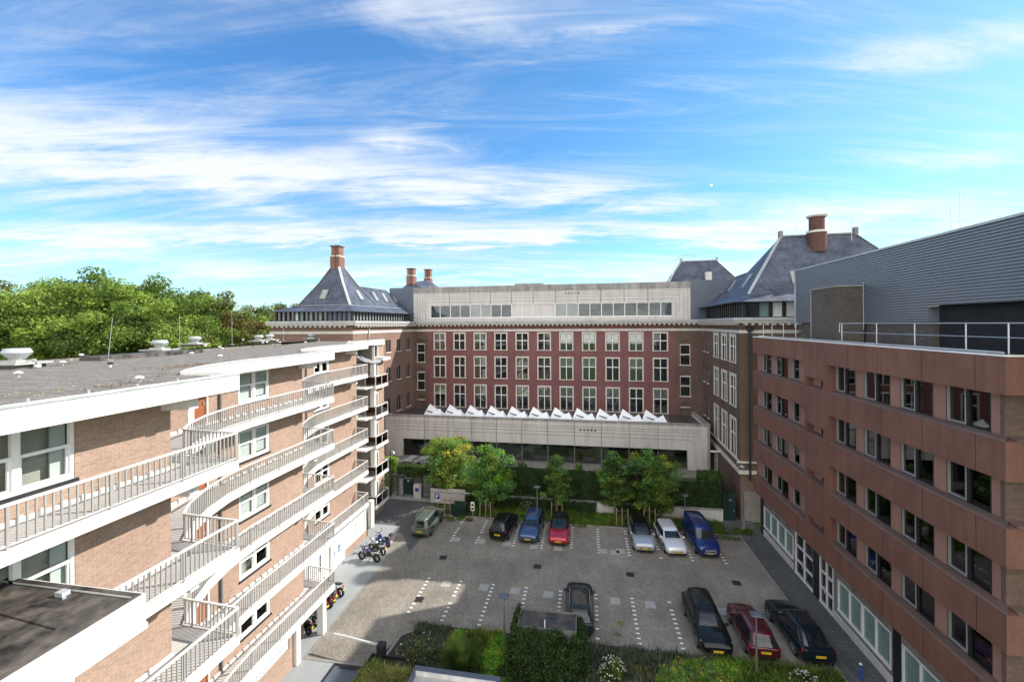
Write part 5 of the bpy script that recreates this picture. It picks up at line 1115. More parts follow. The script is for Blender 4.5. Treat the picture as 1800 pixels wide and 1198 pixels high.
    parts_['roof'].build('roof', roof_m or paint_m, t, smooth=True)
    for k_, nm, mt in (('windscreen', 'windscreen', 'glass_car'), ('rear_window', 'rear_window', 'glass_car'), ('side_window', 'side_window', 'glass_car'), ('side_window2', 'side_window', 'glass_car'), ('pillar', 'door_pillar', 'trim'), ('pillar2', 'door_pillar', 'trim')):
        if parts_[k_].f: parts_[k_].build(nm, mt, t, smooth=True)
    # ---- trim, lights, plates
    def both(fn, name, mat, **k):
        for s in (1, -1): m_ = MB(); fn(m_, s); m_.build(name, mat, t, **k)
    zf = nose_h
    both(lambda m_, s: m_.hexa([(hl - .20, s * hw * .60, zf - .20), (hl - .05, s * hw * .52, zf - .19), (hl - .34, s * hw * .93, zf - .13), (hl - .42, s * hw * .86, zf - .14), (hl - .22, s * hw * .60, zf - .05), (hl - .085, s * hw * .52, zf - .08), (hl - .36, s * hw * .925, zf + .02), (hl - .45, s * hw * .85, zf + .03)]), 'headlight', 'lamp_clear')
    both(lambda m_, s: m_.hexa([(-hl + .02, s * hw * .62, belt - .24), (-hl + .16, s * hw * .965, belt - .26), (-hl + .3, s * hw * .93, belt - .2), (-hl + .1, s * hw * .6, belt - .2), (-hl + .02, s * hw * .62, belt - .06), (-hl + .13, s * hw * .945, belt - .05), (-hl + .3, s * hw * .92, belt - .04), (-hl + .1, s * hw * .6, belt - .04)]), 'tail_light', 'lamp_red')
    m = MB(); m.hexa([(hl - .1, -hw * .42, .46), (hl + .012, -hw * .42, .46), (hl + .012, hw * .42, .46), (hl - .1, hw * .42, .46), (hl - .12, -hw * .48, zf - .16), (hl - .02, -hw * .48, zf - .16), (hl - .02, hw * .48, zf - .16), (hl - .12, hw * .48, zf - .16)]); m.build('grille', 'trim', t)
    m = MB(); m.box(hl - .12, hl - .005, -hw * .70, hw * .70, .22, .36); m.build('bumper_insert', 'trim', t); m = MB(); m.box(-hl - .0, -hl + .14, -hw * .74, hw * .74, .24, .42); m.build('bumper_insert', 'trim', t)
    m = MB(); m.box(hl + .012, hl + .028, -.26, .26, .40, .52); pf_ = m.build('front_plate', 'plate_yellow', t); m = MB(); m.box(-hl - .028, -hl - .012, -.26, .26, .58 if kind != 'mpv' else .56, .70 if kind != 'mpv' else .68); pb_ = m.build('rear_plate', 'plate_yellow', t)
    for par, xx, zc in ((pf_, hl + .029, .46), (pb_, -hl - .029, .64 if kind != 'mpv' else .62)):
        m = MB()
        for k in range(6): yy = -.19 + k * .075 + (.02 if k > 1 else 0) + (.02 if k > 3 else 0); m.box(xx - .002, xx + .002, yy - .018, yy + .018, zc - .035, zc + .035)
        m.build('plate_marks', 'trim', par)
    both(lambda m_, s: (m_.box(x1b - .34, x1b - .18, s * (hw * .9) if s > 0 else s * (hw * .9 + .22), s * (hw * .9 + .22) if s > 0 else s * hw * .9, belt + .0, belt + .13)), 'mirror', paint_m, bevel=.03)
    rw_ = .33 if kind in ('hatch',) else .35
    wb = L_ * .30
    for sx_ in (wb, -wb * .98):
        for s in (1, -1):
            cy_ = s * (hw - .01)
            m = MB(); m.lathe((sx_, cy_ - s * .10, rw_ + .02), [(rw_ + .06, -.05), (rw_ + .06, .05 + .052)] if s > 0 else [(rw_ + .06, -.102), (rw_ + .06, .05)], 22, axis='y'); m.build('wheel_arch', 'trim', t)
            m = MB(); m.lathe((sx_, cy_ - s * .09, rw_), [(rw_ - .03, -.11), (rw_, -.08), (rw_, .08), (rw_ - .03, .11)], 24, axis='y'); wh = m.build('wheel', 'tyre', t, smooth=False)
            m = MB(); oo = cy_ - s * .09 + s * .105
            for k in range(5):
                a = 2 * math.pi * k / 5; m.bar((sx_, oo, rw_), (sx_ + math.cos(a) * (rw_ - .1), oo, rw_ + math.sin(a) * (rw_ - .1)), .07, .03, up=(0, 1, 0))
            m.lathe((sx_, oo, rw_), [(.07, -.015), (.07, .018)], 12, axis='y')
            for k in range(20):
                a, b = 2 * math.pi * k / 20, 2 * math.pi * (k + 1) / 20; r_ = rw_ - .085; m.bar((sx_ + math.cos(a) * r_, oo, rw_ + math.sin(a) * r_), (sx_ + math.cos(b) * r_, oo, rw_ + math.sin(b) * r_), .03, .03, up=(0, 1, 0))
            m.build('rim', 'alloy', wh)
    if rails: both(lambda m_, s: m_.tube([(x0t + .35, s * hw * .66, Ht + .0), (x0t + .5, s * hw * .68, Ht + .05), (x1t - .25, s * hw * .68, Ht + .05), (x1t - .1, s * hw * .66, Ht - .01)], .02, 6), 'roof_rail', 'alloy')
    if bar: m = MB(); m.tube([(hl - .05, -.42, .35), (hl + .12, -.40, .75), (hl + .12, .40, .75), (hl - .05, .42, .35)], .035, 8); m.tube([(hl + .09, -.42, .55), (hl + .09, .42, .55)], .03, 6); m.build('bull_bar', 'steel', t)
    m = MB(); m.bar((x1b - .02, -.5, belt + .05), (x1b - .18, .05, belt + .14), .02, .015); m.bar((x1b + .0, .1, belt + .05), (x1b - .17, .62, belt + .13), .02, .015); m.build('wiper', 'trim', t)
    m = MB(); m.tube([(x0t + .35, 0, Ht), (x0t + .2, 0, Ht + .1)], [.02, .008], 5); m.build('aerial', 'trim', t)
    # door seams
    m = MB()
    for s in (1, -1):
        for u in (.185, -.02, -.225): m.box(u * L_ - .006, u * L_ + .006, s * hw * .99 - .012, s * hw * .99 + .014, .34, belt - .12)
    m.build('door_seams', 'trim', t)
    return t
D = math.pi / 2
car('c', 'grey green estate car seen from behind, left of all the other cars', 'paint_green', -14.6, 37.95, R(90), 4.5, 1.75, 1.68, 1.0, 'mpv', rails=True)
car('c', 'black compact off-roader with its rear plate to the viewer, leftmost of the far row bays', 'paint_black', -7.4, 38.3, R(83), 4.2, 1.78, 1.6, 1.0, 'suv')
car('c', 'dark blue estate car facing the viewer between the black and the red car', 'paint_blue', -4.87, 38.55, R(-93), 4.65, 1.82, 1.5, .95, 'estate', rails=True)
car('c', 'bright red hatchback facing the viewer with a dark roof', 'paint_red', -2.35, 38.35, R(-90), 4.25, 1.8, 1.47, .92, 'hatch', roof_m='glass_car')
car('c', 'silver grey electric off-roader with black roof facing the viewer', 'paint_silver', 4.72, 38.45, R(-88), 4.45, 1.83, 1.6, 1.0, 'suv', roof_m='paint_black')
car('c', 'white hatchback facing the viewer between the silver car and the blue van', 'paint_white', 7.1, 38.3, R(-84), 4.4, 1.81, 1.48, .93, 'hatch')
car('c', 'dark blue panel van with a chrome front bar, rightmost of the far row', 'paint_van', 9.65, 38.7, R(-85), 4.8, 1.92, 1.93, 1.12, 'van', bar=True)
car('c', 'anthracite car seen from behind, half hidden by the ivy covered shed', 'paint_anthracite', -.45, 28.1, R(91), 4.5, 1.84, 1.55, .98, 'suv', panoramic=True, rails=True)
car('c', 'large black off-roader facing the viewer in the near row', 'paint_black', 7.25, 27.85, R(-88), 4.65, 1.89, 1.6, 1.0, 'suv', panoramic=True)
car('c', 'small dark red hatchback seen from behind, beside the lamp post in the near row', 'paint_maroon', 9.8, 27.7, R(91), 4.15, 1.74, 1.47, .95, 'hatch')
car('c', 'dark teal car seen from behind, parked nearest the pavement', 'paint_teal', 12.5, 28.15, R(94), 4.75, 1.9, 1.6, 1.0, 'liftback', panoramic=True)

# motorcycles and scooters
def moto(label, x, y, heading, col, kind='naked', box=False, group='motorcycles and scooters along the white wall', plate=True):
    t = thing('motorcycle' if kind != 'scooter' else 'scooter', label, 'motorcycle' if kind != 'scooter' else 'scooter', (x, y, .014), heading, group)
    r = .31 if kind != 'scooter' else .24; wb = .70 if kind != 'scooter' else .62
    for sx_ in (wb, -wb):
        m = MB()
        for k in range(18):
            a, b = 2 * math.pi * k / 18, 2 * math.pi * (k + 1) / 18; m.bar((sx_ + math.cos(a) * (r - .05), 0, r + math.sin(a) * (r - .05)), (sx_ + math.cos(b) * (r - .05), 0, r + math.sin(b) * (r - .05)), .13, .11, up=(0, 1, 0))
        wh = m.build('wheel', 'tyre', t); m = MB()
        for k in range(6): a = math.pi * k / 3; m.bar((sx_, 0, r), (sx_ + math.cos(a) * (r - .1), 0, r + math.sin(a) * (r - .1)), .03, .03, up=(0, 1, 0))
        m.lathe((sx_, 0, r), [(.1, -.04), (.1, .04)], 12, axis='y'); m.build('rim', 'alloy', wh)
    def blob(pts, name, mat, ww):      # side outline with tapering width
        m = MB(); n = len(pts)
        c = (sum(p[0] for p in pts) / n, sum(p[1] for p in pts) / n)
        rings = [[(c[0] + (p[0] - c[0]) * f, yy, c[1] + (p[1] - c[1]) * f) for p in pts] for yy, f in ((-ww, .6), (-ww * .7, .93), (0, 1.0), (ww * .7, .93), (ww, .6))]
        vs = [v for q in rings for v in q]; fs = [(i * n + k, i * n + (k + 1) % n, (i + 1) * n + (k + 1) % n, (i + 1) * n + k) for i in range(4) for k in range(n)] + [tuple(range(n)), tuple(4 * n + k for k in range(n))]
        m.add(vs, fs); return m.build(name, mat, t, smooth=True, subsurf=1)
    if kind == 'scooter':
        blob([(.55, .28), (.62, .55), (.50, .95), (.40, .95), (.36, .5), (.2, .28), (-.3, .26), (-.3, .34), (.2, .34)], 'front_shield', col, .19); blob([(-.05, .34), (-.85, .34), (-.95, .72), (-.1, .68)], 'body', col, .17); blob([(.0, .68), (-.85, .72), (-.8, .84), (0, .78)], 'seat', 'seat_leather', .15)
    else:
        blob([(.42, .78), (.30, .98), (-.02, .95), (-.12, .80), (.1, .70)], 'fuel_tank', col, .17); blob([(-.08, .80), (-.1, .88), (-.5, .90), (-.92, 1.0), (-.9, .9), (-.5, .78)], 'seat', 'seat_leather', .14); blob([(.34, .35), (.38, .68), (-.1, .72), (-.3, .55), (-.2, .3)], 'engine', 'trim', .16)
        blob([(.52, .72), (.66, .95), (.60, 1.16), (.48, 1.05), (.38, .8)], 'front_fairing', col, .15); blob([(.4, .63), (.75, .68), (.95, .52), (.7, .62)], 'front_mudguard', col, .07)
        m = MB(); m.tube([(-.1, -.17, .35), (-.5, -.2, .38), (-.85, -.22, .55)], [.04, .06, .07], 8); m.build('exhaust', 'alloy', t)
        m = MB(); m.tube([(-.1, .07, .4), (-wb, .09, r)], .03, 6); m.tube([(-.1, -.07, .4), (-wb, -.09, r)], .03, 6); m.build('swing_arm', 'trim', t)
    m = MB(); m.tube([(wb, .08, r), (.46, .09, .98)], .028, 6); m.tube([(wb, -.08, r), (.46, -.09, .98)], .028, 6); m.build('fork', 'alloy', t)
    m = MB(); m.tube([(.36, .36, 1.06), (.45, .12, 1.02), (.45, -.12, 1.02), (.36, -.36, 1.06)], .018, 6); hb = m.build('handlebar', 'black_plastic', t)
    for s in (1, -1): m = MB(); m.tube([(.42, s * .22, 1.04), (.48, s * .30, 1.2)], .008, 5); m.lathe((.48, s * .31, 1.2), [(.05, -.01), (.055, .015)], 10, axis='x'); m.build('mirror', 'black_plastic', hb)
    m = MB(); m.lathe((.60 if kind != 'scooter' else .56, 0, .92), [(.08, -.03), (.07, .06)], 12, axis='x'); m.build('headlight', 'lamp_clear', t)
    m = MB(); m.box(-1.0, -.94, -.07, .07, .78, .86); m.build('tail_light', 'lamp_red', t)
    m = MB(); m.box(-1.04, -1.02, -.08, .08, .54, .66); m.build('rear_plate', 'plate_yellow', t)
    m = MB(); m.tube([(-.1, .1, .3), (-.15, .28, .02)], .014, 5); m.build('side_stand', 'trim', t)
    if box: blob([(-.75, 1.0), (-.78, 1.28), (-1.12, 1.28), (-1.15, 1.02)], 'top_box', 'black_plastic', .2)
    return t
q = pZ(649, 985); moto('blue naked motorcycle leaning by the white wall, nearest of the three by the garage', q[0], q[1], R(172), 'paint_moto_blue')
q = pZ(663, 971); moto('silver grey motorcycle standing between the two blue ones', q[0], q[1], R(158), 'paint_moto_grey')
q = pZ(673, 958); moto('blue scooter with a black top box, farthest of the three by the garage', q[0], q[1], R(160), 'paint_moto_blue', 'scooter', True)
q = pZ(597, 1045); moto('dark motorcycle parked first under the gallery end', q[0] - .5, q[1], R(165), 'paint_black')
q = pZ(591, 1056); moto('black scooter with white screen under the gallery, second from the gallery end', q[0] - .7, q[1], R(160), 'paint_anthracite', 'scooter')
q = pZ(584, 1066); moto('dark maroon scooter under the gallery, third from the gallery end', q[0] - .7, q[1], R(168), 'paint_maroon', 'scooter')
q = pZ(577, 1075); moto('black scooter with white plate between the red scooter and the white column', q[0] - .8, q[1], R(162), 'paint_black', 'scooter')
q = pZ(560, 1095); moto('black motorcycle beside the white column under the gallery', q[0] - .7, q[1], R(160), 'paint_black')
q = pZ(545, 1112); moto('black touring scooter with red lamp and orange plate, lowest in the row', q[0] - .6, q[1], R(165), 'paint_black', 'scooter')
# ================================================================== trees and planting
def crown_clumps(rg, R_, RZ, n, cr, leaf, nl, mats_w, top_mats=None, egg=0):
    cl = []
    for k in range(n):
        d = rg.normal(size=3); d /= np.linalg.norm(d); rr = rg.uniform(.35, .95) if k % 4 else rg.uniform(.1, .5)
        c = d * rr * np.array([R_, R_, RZ]); 
        if egg: c[:2] *= 1 - egg * (c[2] / RZ)
        s_ = cr * rg.uniform(.65, 1.3); mi = rg.choice(len(mats_w), p=mats_w)
        if top_mats and c[2] > RZ * .35 and c[0] > -R_ * .2: mi = rg.choice(top_mats)
        cl.append((*c, s_, s_, s_ * .62, nl, leaf, mi))
    return cl
def limbs(m, rg, zc, R_, RZ, r0, n=9, z0=0, x0=0):
    m.tube([(x0, 0, z0), (x0 * .8, .05, z0 + zc * .35), (0, 0, zc * .75 + z0), (.1, 0, zc + RZ * .5 + z0)], [r0, r0 * .8, r0 * .6, r0 * .2], 8)
    for k in range(n):
        a = rg.uniform(0, 6.28); e = rg.uniform(.3, .85); s_ = zc * rg.uniform(.55, .9) + z0; L2 = R_ * rg.uniform(.6, .95)
        m.tube([(0, 0, s_), (math.cos(a) * L2 * .5, math.sin(a) * L2 * .5, s_ + RZ * e * .45), (math.cos(a) * L2, math.sin(a) * L2, s_ + RZ * e)], [r0 * .4, r0 * .25, r0 * .08], 5)
def tree(name, label, x, y, zc, R_, RZ, mats, w, seed, n=40, cr=.8, leaf=.3, nl=180, trunk=.12, top=None, group=None, z0=0, multi=1, egg=0):
    rg = np.random.default_rng(seed); t = thing(name, label, 'tree', (x, y, z0), 0, group)
    m = MB()
    for k in range(multi): limbs(m, rg, zc, R_, RZ, trunk, 8, 0, 0 if multi == 1 else (k - (multi - 1) / 2) * .45)
    m.build('trunk', 'bark', t)
    cl = [(a, b, c + zc, *r) for a, b, c, *r in crown_clumps(rg, R_, RZ, n, cr, leaf, nl, w, top, egg)]
    leaves('crown', cl, mats, t, seed)
    return t
# park trees beyond the apartment roof
TG = 'park trees beyond the apartment roof'
protos = []
for k, (mats, w) in enumerate([(['leaf_mid', 'leaf_lime', 'leaf_olive'], [.4, .5, .10]), (['leaf_mid', 'leaf_lime', 'leaf_dark'], [.45, .42, .13]), (['leaf_olive', 'leaf_mid', 'leaf_rust', 'leaf_dark'], [.42, .28, .14, .16])]):
    rg = np.random.default_rng(30 + k); t = thing('park_tree', 'x', 'tree', (0, 0, 0)); m = MB(); limbs(m, rg, 16, 7.0, 9, .45, 16); m.build('trunk', 'bark', t)
    cl = [(a, b, c + 17, *r) for a, b, c, *r in crown_clumps(rg, 6.6, 9.2, 190, 1.5, .38, 240, w)]
    leaves('crown', cl, mats, t, 40 + k); protos.append(t)
used = [False] * 3
bgt = [(-75, 488, 43, 0, 'bright green park tree cut by the left frame edge'), (5, 480, 46, 1, 'rounded park tree behind the nearest roof fan'), (56, 488, 52, 2, 'brownish crown among the leftmost green trees'), (100, 478, 43, 0, 'yellow green tree left of the highest crown'), (150, 468, 50, 1, 'tall tree whose crown peaks left of the leaning rod'),
       (195, 464, 45, 0, 'highest light green tree in line with the leaning lightning rod'), (238, 474, 47, 0, 'broad sunlit tree right of the leaning lightning rod'), (283, 500, 44, 1, 'lower green tree right behind the second roof fan'), (322, 492, 50, 1, 'green tree with ragged top above the third roof fan'), (362, 503, 56, 2, 'dark olive tree with feathery top right of the third fan'),
       (393, 517, 52, 2, 'dark olive tree behind the upright rod'), (425, 532, 60, 1, 'small green tree left of the far pair of fans'), (455, 531, 64, 2, 'olive tree above the far pair of roof fans'), (478, 545, 72, 1, 'last low green tree touching the tower eaves'), (500, 528, 90, 2, 'distant olive tree peeping over the tower eaves'), (40, 500, 40, 1, 'front green tree low behind the nearest fan'), (215, 520, 41, 1, 'dense low tree between the leaning rod and the second fan'), (345, 545, 43, 0, 'low light green tree right behind the third fan'), (130, 530, 40, 0, 'low light green crown above the middle of the back roof edge')]
for i, (px_, py_, Y_, k, lab) in enumerate(bgt):
    q = pY(px_, py_, Y_); s_ = max(.55, min(1.25, (q[2]) / 26.0)); s_ = q[2] / 26.0
    if not used[k]: o = protos[k]; used[k] = True
    else: o = dup(protos[k], (0, 0, 0))
    o.location = (q[0], q[1], 0); o.rotation_euler = (0, 0, i * 1.3); o.scale = (s_ * .95, s_ * .95, s_); tag(o, lab, 'tree', TG)
# courtyard trees
q = pY(788, 815, 43.9); tree('maple_tree', 'yellow green tree with orange tips, leftmost tree before the pavilion', q[0], q[1], 4.3, 2.9, 3.1, ['leaf_lime', 'leaf_yellow', 'leaf_fresh', 'leaf_orange'], [.58, .04, .37, .01], 61, n=150, cr=.66, leaf=.2, nl=200, top=[0, 0, 1, 2, 0, 0, 2, 3, 0, 2], group='courtyard trees')
q = pY(862, 830, 42.0); tree('ash_tree', 'fresh green round tree second from the left, before the long hedge', q[0], q[1], 3.9, 2.5, 2.9, ['leaf_fresh', 'leaf_mid', 'leaf_bright'], [.55, .35, .1], 62, n=110, cr=.64, leaf=.22, nl=190, multi=2, group='courtyard trees')
q = pY(977, 840, 42.0); tree('young_tree', 'narrow upright green tree behind the red car', q[0], q[1], 3.7, 1.5, 2.8, ['leaf_fresh', 'leaf_dark', 'leaf_mid'], [.45, .2, .35], 63, n=75, cr=.5, leaf=.18, nl=170, egg=.45, group='courtyard trees')
q = pY(1080, 845, 42.2); tree('young_tree', 'dark green narrow tree left of the broad feathery tree', q[0], q[1], 3.7, 1.65, 3.0, ['leaf_mid', 'leaf_dark', 'leaf_fresh'], [.4, .45, .15], 64, n=85, cr=.55, leaf=.18, nl=170, egg=.2, group='courtyard trees')
q = pY(1148, 845, 42.9); tree('feathery_tree', 'broad feathery green tree behind the silver and white cars', q[0], q[1], 3.8, 2.85, 3.0, ['leaf_mid', 'leaf_fresh', 'leaf_dark', 'leaf_light'], [.4, .25, .25, .1], 65, n=120, cr=.62, leaf=.2, nl=180, multi=2, group='courtyard trees')
for k, (px_, py_, lab) in enumerate([(853, 913, 'three wooden stakes round the fresh green tree'), (979, 913, 'three wooden stakes round the narrow tree behind the red car'), (1094, 925, 'three wooden stakes round the dark narrow tree'), (1142, 925, 'three wooden stakes round the broad feathery tree'), (790, 905, 'pale wooden stakes beside the parking sign')]):
    q = pZ(px_, py_, 0); t_ = thing('tree_stakes', lab, 'stakes', (q[0], q[1], 0), 0, 'tree stakes')
    for a in range(3): m = MB(); m.tube([(-.55 + .55 * a, .2 * (a % 2), 0), (-.5 + .5 * a, .2 * (a % 2), 1.7)], .045, 6); m.build('stake', 'wood', t_)
    m = MB(); m.bar((-.55, 0, 1.45), (.5, 0, 1.45), .06, .04); m.build('strap', 'bark', t_)
def shrub(name, label, x, y, z, rx, ry, rz, mats, n, leaf, seed, flowers=0, cat='shrub', group=None):
    rg = np.random.default_rng(seed); t = thing(name, label, cat, (x, y, z), 0, group); cl = []
    for k in range(int(n / 90)):
        d = rg.normal(size=3); d /= np.linalg.norm(d); d[2] = abs(d[2]); c = d * rg.uniform(.2, .8) * np.array([rx, ry, rz]); cl.append((c[0], c[1], c[2], rx * .33, ry * .33, rz * .3, 90, leaf, rg.integers(0, len(mats))))
    leaves('foliage', cl, mats, t, seed, shell=.1)
    if flowers: 
        cl = []
        for k in range(flowers): d = rg.normal(size=3); d /= np.linalg.norm(d); d[2] = abs(d[2]); c = d * np.array([rx, ry, rz]) * rg.uniform(.92, 1.08); cl.append((*c, .04, .04, .04, 4, .075, 0))
        leaves('blossom', cl, ['petal'], t, seed, shell=0)
    m = MB()
    for a in range(6): b = rg.uniform(0, 6.28); m.tube([(0, 0, 0), (math.cos(b) * rx * .5, math.sin(b) * ry * .5, rz * .7)], [.03, .01], 5)
    m.build('stem', 'bark', t); return t
def hedge(name, label, x0, x1, y0, y1, z0, z1, mats, per, leaf, seed, core='leaf_hedge'):
    t = thing(name, label, 'hedge', ((x0 + x1) / 2, (y0 + y1) / 2, z0)); hx, hy, hz = (x1 - x0) / 2, (y1 - y0) / 2, z1 - z0
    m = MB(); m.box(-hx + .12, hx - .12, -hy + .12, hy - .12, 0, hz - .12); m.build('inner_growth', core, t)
    rg = np.random.default_rng(seed); V = []; MI = []
    area = [(2 * hx * 2 * hy, 'top'), (2 * hx * hz, 'f'), (2 * hx * hz, 'b'), (2 * hy * hz, 'l'), (2 * hy * hz, 'r')]
    for A_, w_ in area:
        n = int(A_ * per); u, v = rg.uniform(-1, 1, n), rg.uniform(0, 1, n); o_ = rg.normal(size=n) * .05
        if w_ == 'top': p = np.stack([u * hx, (v * 2 - 1) * hy, hz + o_], 1); nn = np.tile([0, 0, 1.], (n, 1))
        elif w_ in 'fb': s_ = -1 if w_ == 'f' else 1; p = np.stack([u * hx, s_ * (hy + o_), v * hz], 1); nn = np.tile([0, s_ * 1., .3], (n, 1))
        else: s_ = -1 if w_ == 'l' else 1; p = np.stack([s_ * (hx + o_), u * hy, v * hz], 1); nn = np.tile([s_ * 1., 0, .3], (n, 1))
        nn = nn + rg.normal(size=(n, 3)) * .7; nn /= np.linalg.norm(nn, axis=1)[:, None]; tt = np.cross(nn, rg.normal(size=(n, 3))); tt /= np.linalg.norm(tt, axis=1)[:, None]; bb = np.cross(nn, tt); s2 = leaf * (.6 + .8 * rg.random(n))[:, None]
        V.append(np.stack([p - tt * s2 * .5, p + bb * s2 * .3, p + tt * s2 * .5, p - bb * s2 * .3], 1)); MI.append(rg.integers(0, len(mats), n))
    quads('foliage', np.concatenate(V), np.concatenate(MI), mats, t); return t
hedge('clipped_hedge', 'long dark clipped hedge on the retaining wall behind the far cars', -8.5, 8.2, 43.7, 45.0, 1.15, 3.65, ['leaf_hedge', 'leaf_dark'], 230, .16, 71)
hedge('clipped_hedge', 'dark clipped hedge section behind the blue van', 8.2, 12.9, 43.7, 45.0, 1.15, 3.1, ['leaf_hedge', 'leaf_dark'], 230, .16, 72)
hedge('clipped_hedge', 'block of green hedge in the right corner of the terrace', 11.4, 13.5, 45.2, 46.8, 1.9, 3.75, ['leaf_mid', 'leaf_dark'], 200, .16, 73)
hedge('clipped_hedge', 'dark hedge above the green door and turnstile', -21.0, -16.9, 44.9, 45.8, 2.0, 3.1, ['leaf_hedge', 'leaf_dark', 'leaf_mid'], 260, .16, 74)
hedge('ivy_cover', 'dark ivy hanging over the retaining wall left of the far cars', -12.5, 1.0, 43.0, 43.3, .0, 1.15, ['leaf_hedge', 'leaf_dark'], 220, .14, 75)
hedge('ivy_cover', 'dark ivy hanging over the retaining wall behind the silver car', 3.0, 6.6, 43.0, 43.3, .0, 1.15, ['leaf_hedge', 'leaf_dark'], 220, .14, 76)
hedge('clipped_hedge', 'sunlit green hedge strip between the stair tower and the camera mast', -24.6, -21.6, 45.6, 46.6, 0, 3.6, ['leaf_bright', 'leaf_light'], 120, .2, 77, 'leaf_mid')
shrub('topiary', 'small clipped green cube bush on the terrace behind the narrow tree', *pZ(1017, 825, TZ)[:2], TZ, .55, .55, 1.1, ['leaf_bright', 'leaf_mid'], 900, .12, 78); shrub('terrace_bush', 'rounded clipped bush on the terrace right of the fresh green tree', *pZ(916, 822, TZ)[:2], TZ, .9, .7, 1.0, ['leaf_dark', 'leaf_mid'], 1300, .14, 79)
# planting strips
g = MB(); g.box(-14.1, 12.7, 40.6, 43.25, -.03, .05); g.prism([(-11.9, 22.25), (13.35, 22.25), (13.35, 25.54), (-9.6, 25.54), (-11.1, 24.35)], -.03, .06); g.box(-11.9, 13.3, 16, 22.25, -.03, .06); tag(g.build('planting_soil', 'soil'), kind='structure')
tag(blades('grass', [(-13.5, 12.6, 40.65, 43.1, .05, 9000, .28, 0, .5), (-10, 2, 40.65, 42.2, .05, 2500, .22, 2, .5), (7, 13.3, 22.4, 25.5, .06, 7000, .32, 0, .5), (2.5, 13.3, 16, 22.3, .06, 4000, .3, 0, .5), (2.4, 7, 22.4, 25.4, .06, 5000, .34, 1, .5), (-10.5, -8.3, 23.0, 25.45, .06, 3500, .22, 1, .6), (-.5, 3, 22.4, 25.45, .06, 3500, .25, 1, .6), (13.0, 14.8, 40.7, 41.8, .09, 500, .2, 0, .6), (10.8, 13.4, 39.6, 41.2, .0, 900, .16, 0, .6)], ['leaf_mid', 'leaf_grey', 'leaf_bright'], seed=81), 'short rough grass in the planting strips', 'grass', kind='stuff')
cl = []; rg = np.random.default_rng(82)
def cover(px0, px1, py0, py1, n, mats_i, h=.22, z=.06, leaf=.13):
    for k in range(n):
        q = pZ(rg.uniform(px0, px1), rg.uniform(py0, py1), z + h); cl.append((q[0], q[1], z + h * .6, .34, .34, h * .6, 90, leaf, int(rg.choice(mats_i))))
cover(795, 888, 1106, 1145, 110, [0, 0, 0, 1], .34); cover(1160, 1300, 1158, 1197, 120, [0, 0, 0, 1], .34); cover(850, 892, 1135, 1196, 60, [0, 0, 2], .3); cover(868, 915, 892, 910, 14, [0, 1], .2, .05); cover(1060, 1092, 902, 918, 12, [0], .15, .05); cover(1000, 1060, 905, 922, 12, [2], .15, .05); cover(780, 830, 905, 912, 8, [2, 3], .2, .05)
tag(leaves('ground_cover', cl, ['leaf_bright', 'leaf_yellow', 'leaf_mid', 'leaf_olive'], seed=83, shell=.1, flat=.5), 'bright green leafy ground cover patches in the planting beds', 'ground cover', kind='stuff')
def at0(px_, py_, z=0): q = pZ(px_, py_, z); return q[0], q[1]
x_, y_ = at0(742, 1137, .6); shrub('grey_shrub', 'sprawling grey green shrub right of the black barrier post', x_, y_, .05, 1.55, 1.35, 1.15, ['leaf_grey', 'leaf_olive', 'leaf_grey', 'leaf_dark'], 9000, .11, 84, 25)
x_, y_ = at0(770, 1180, .5); shrub('grey_shrub', 'low grey green shrub behind the dark coping of the ramp wall', x_, y_, .05, 1.3, .8, .9, ['leaf_grey', 'leaf_dark'], 4500, .1, 85)
def tuft(label, x, y, z, r, h, n, mats, seed):
    t = thing('ornamental_grass', label, 'grass tuft', (x, y, z)); rg = np.random.default_rng(seed); a = rg.uniform(0, 6.28, n); rr = r * .45 * np.sqrt(rg.random(n)); p = np.stack([rr * np.cos(a), rr * np.sin(a), 0 * a], 1)
    hh = h * (.5 + .5 * rg.random(n)); d = np.stack([np.cos(a), np.sin(a)], 1) * (r * rg.random(n))[:, None]; top = p + np.concatenate([d, hh[:, None]], 1); mid = p * .5 + top * .5 + np.stack([0 * a, 0 * a, hh * .22], 1); tt = np.stack([-np.sin(a), np.cos(a), 0 * a], 1) * .014
    quads('blades', np.stack([p - tt, mid - tt, top, mid + tt], 1), rg.integers(0, len(mats), n), mats, t)
x_, y_ = at0(812, 1165, .3); tuft('fine green ornamental grass mound left of the ivy covered shed', x_, y_, .05, 1.1, 1.25, 2600, ['leaf_mid', 'leaf_fresh', 'leaf_olive'], 86); x_, y_ = at0(838, 1140, .3); tuft('feathery dark grass plume behind the green grass mound', x_, y_, .05, .7, 1.3, 1200, ['leaf_olive', 'leaf_mid'], 87)
x_, y_ = at0(1076, 1172, .7); shrub('flowering_shrub', 'rounded dark shrub dotted with white blossoms right of the shed', x_, y_, .05, .75, .7, 1.15, ['leaf_dark', 'leaf_mid'], 3800, .11, 88, 120)
x_, y_ = at0(1415, 1192, .4); shrub('flowering_shrub', 'low white flowering shrub by the pavement in front of the teal car', x_, y_, .05, .75, .6, .65, ['leaf_dark', 'leaf_grey'], 2400, .1, 89, 120)
x_, y_ = at0(925, 892, .3); shrub('flowering_shrub', 'white flowering bush behind the dark blue estate car', x_, y_, .05, .8, .6, .95, ['leaf_mid', 'leaf_grey'], 2000, .12, 90, 70)
x_, y_ = at0(1130, 1180, .3); shrub('grey_shrub', 'low grey green tussock between the blossoming shrub and the bright ground cover', x_, y_, .05, .9, .7, .5, ['leaf_grey', 'leaf_olive'], 2400, .1, 91)
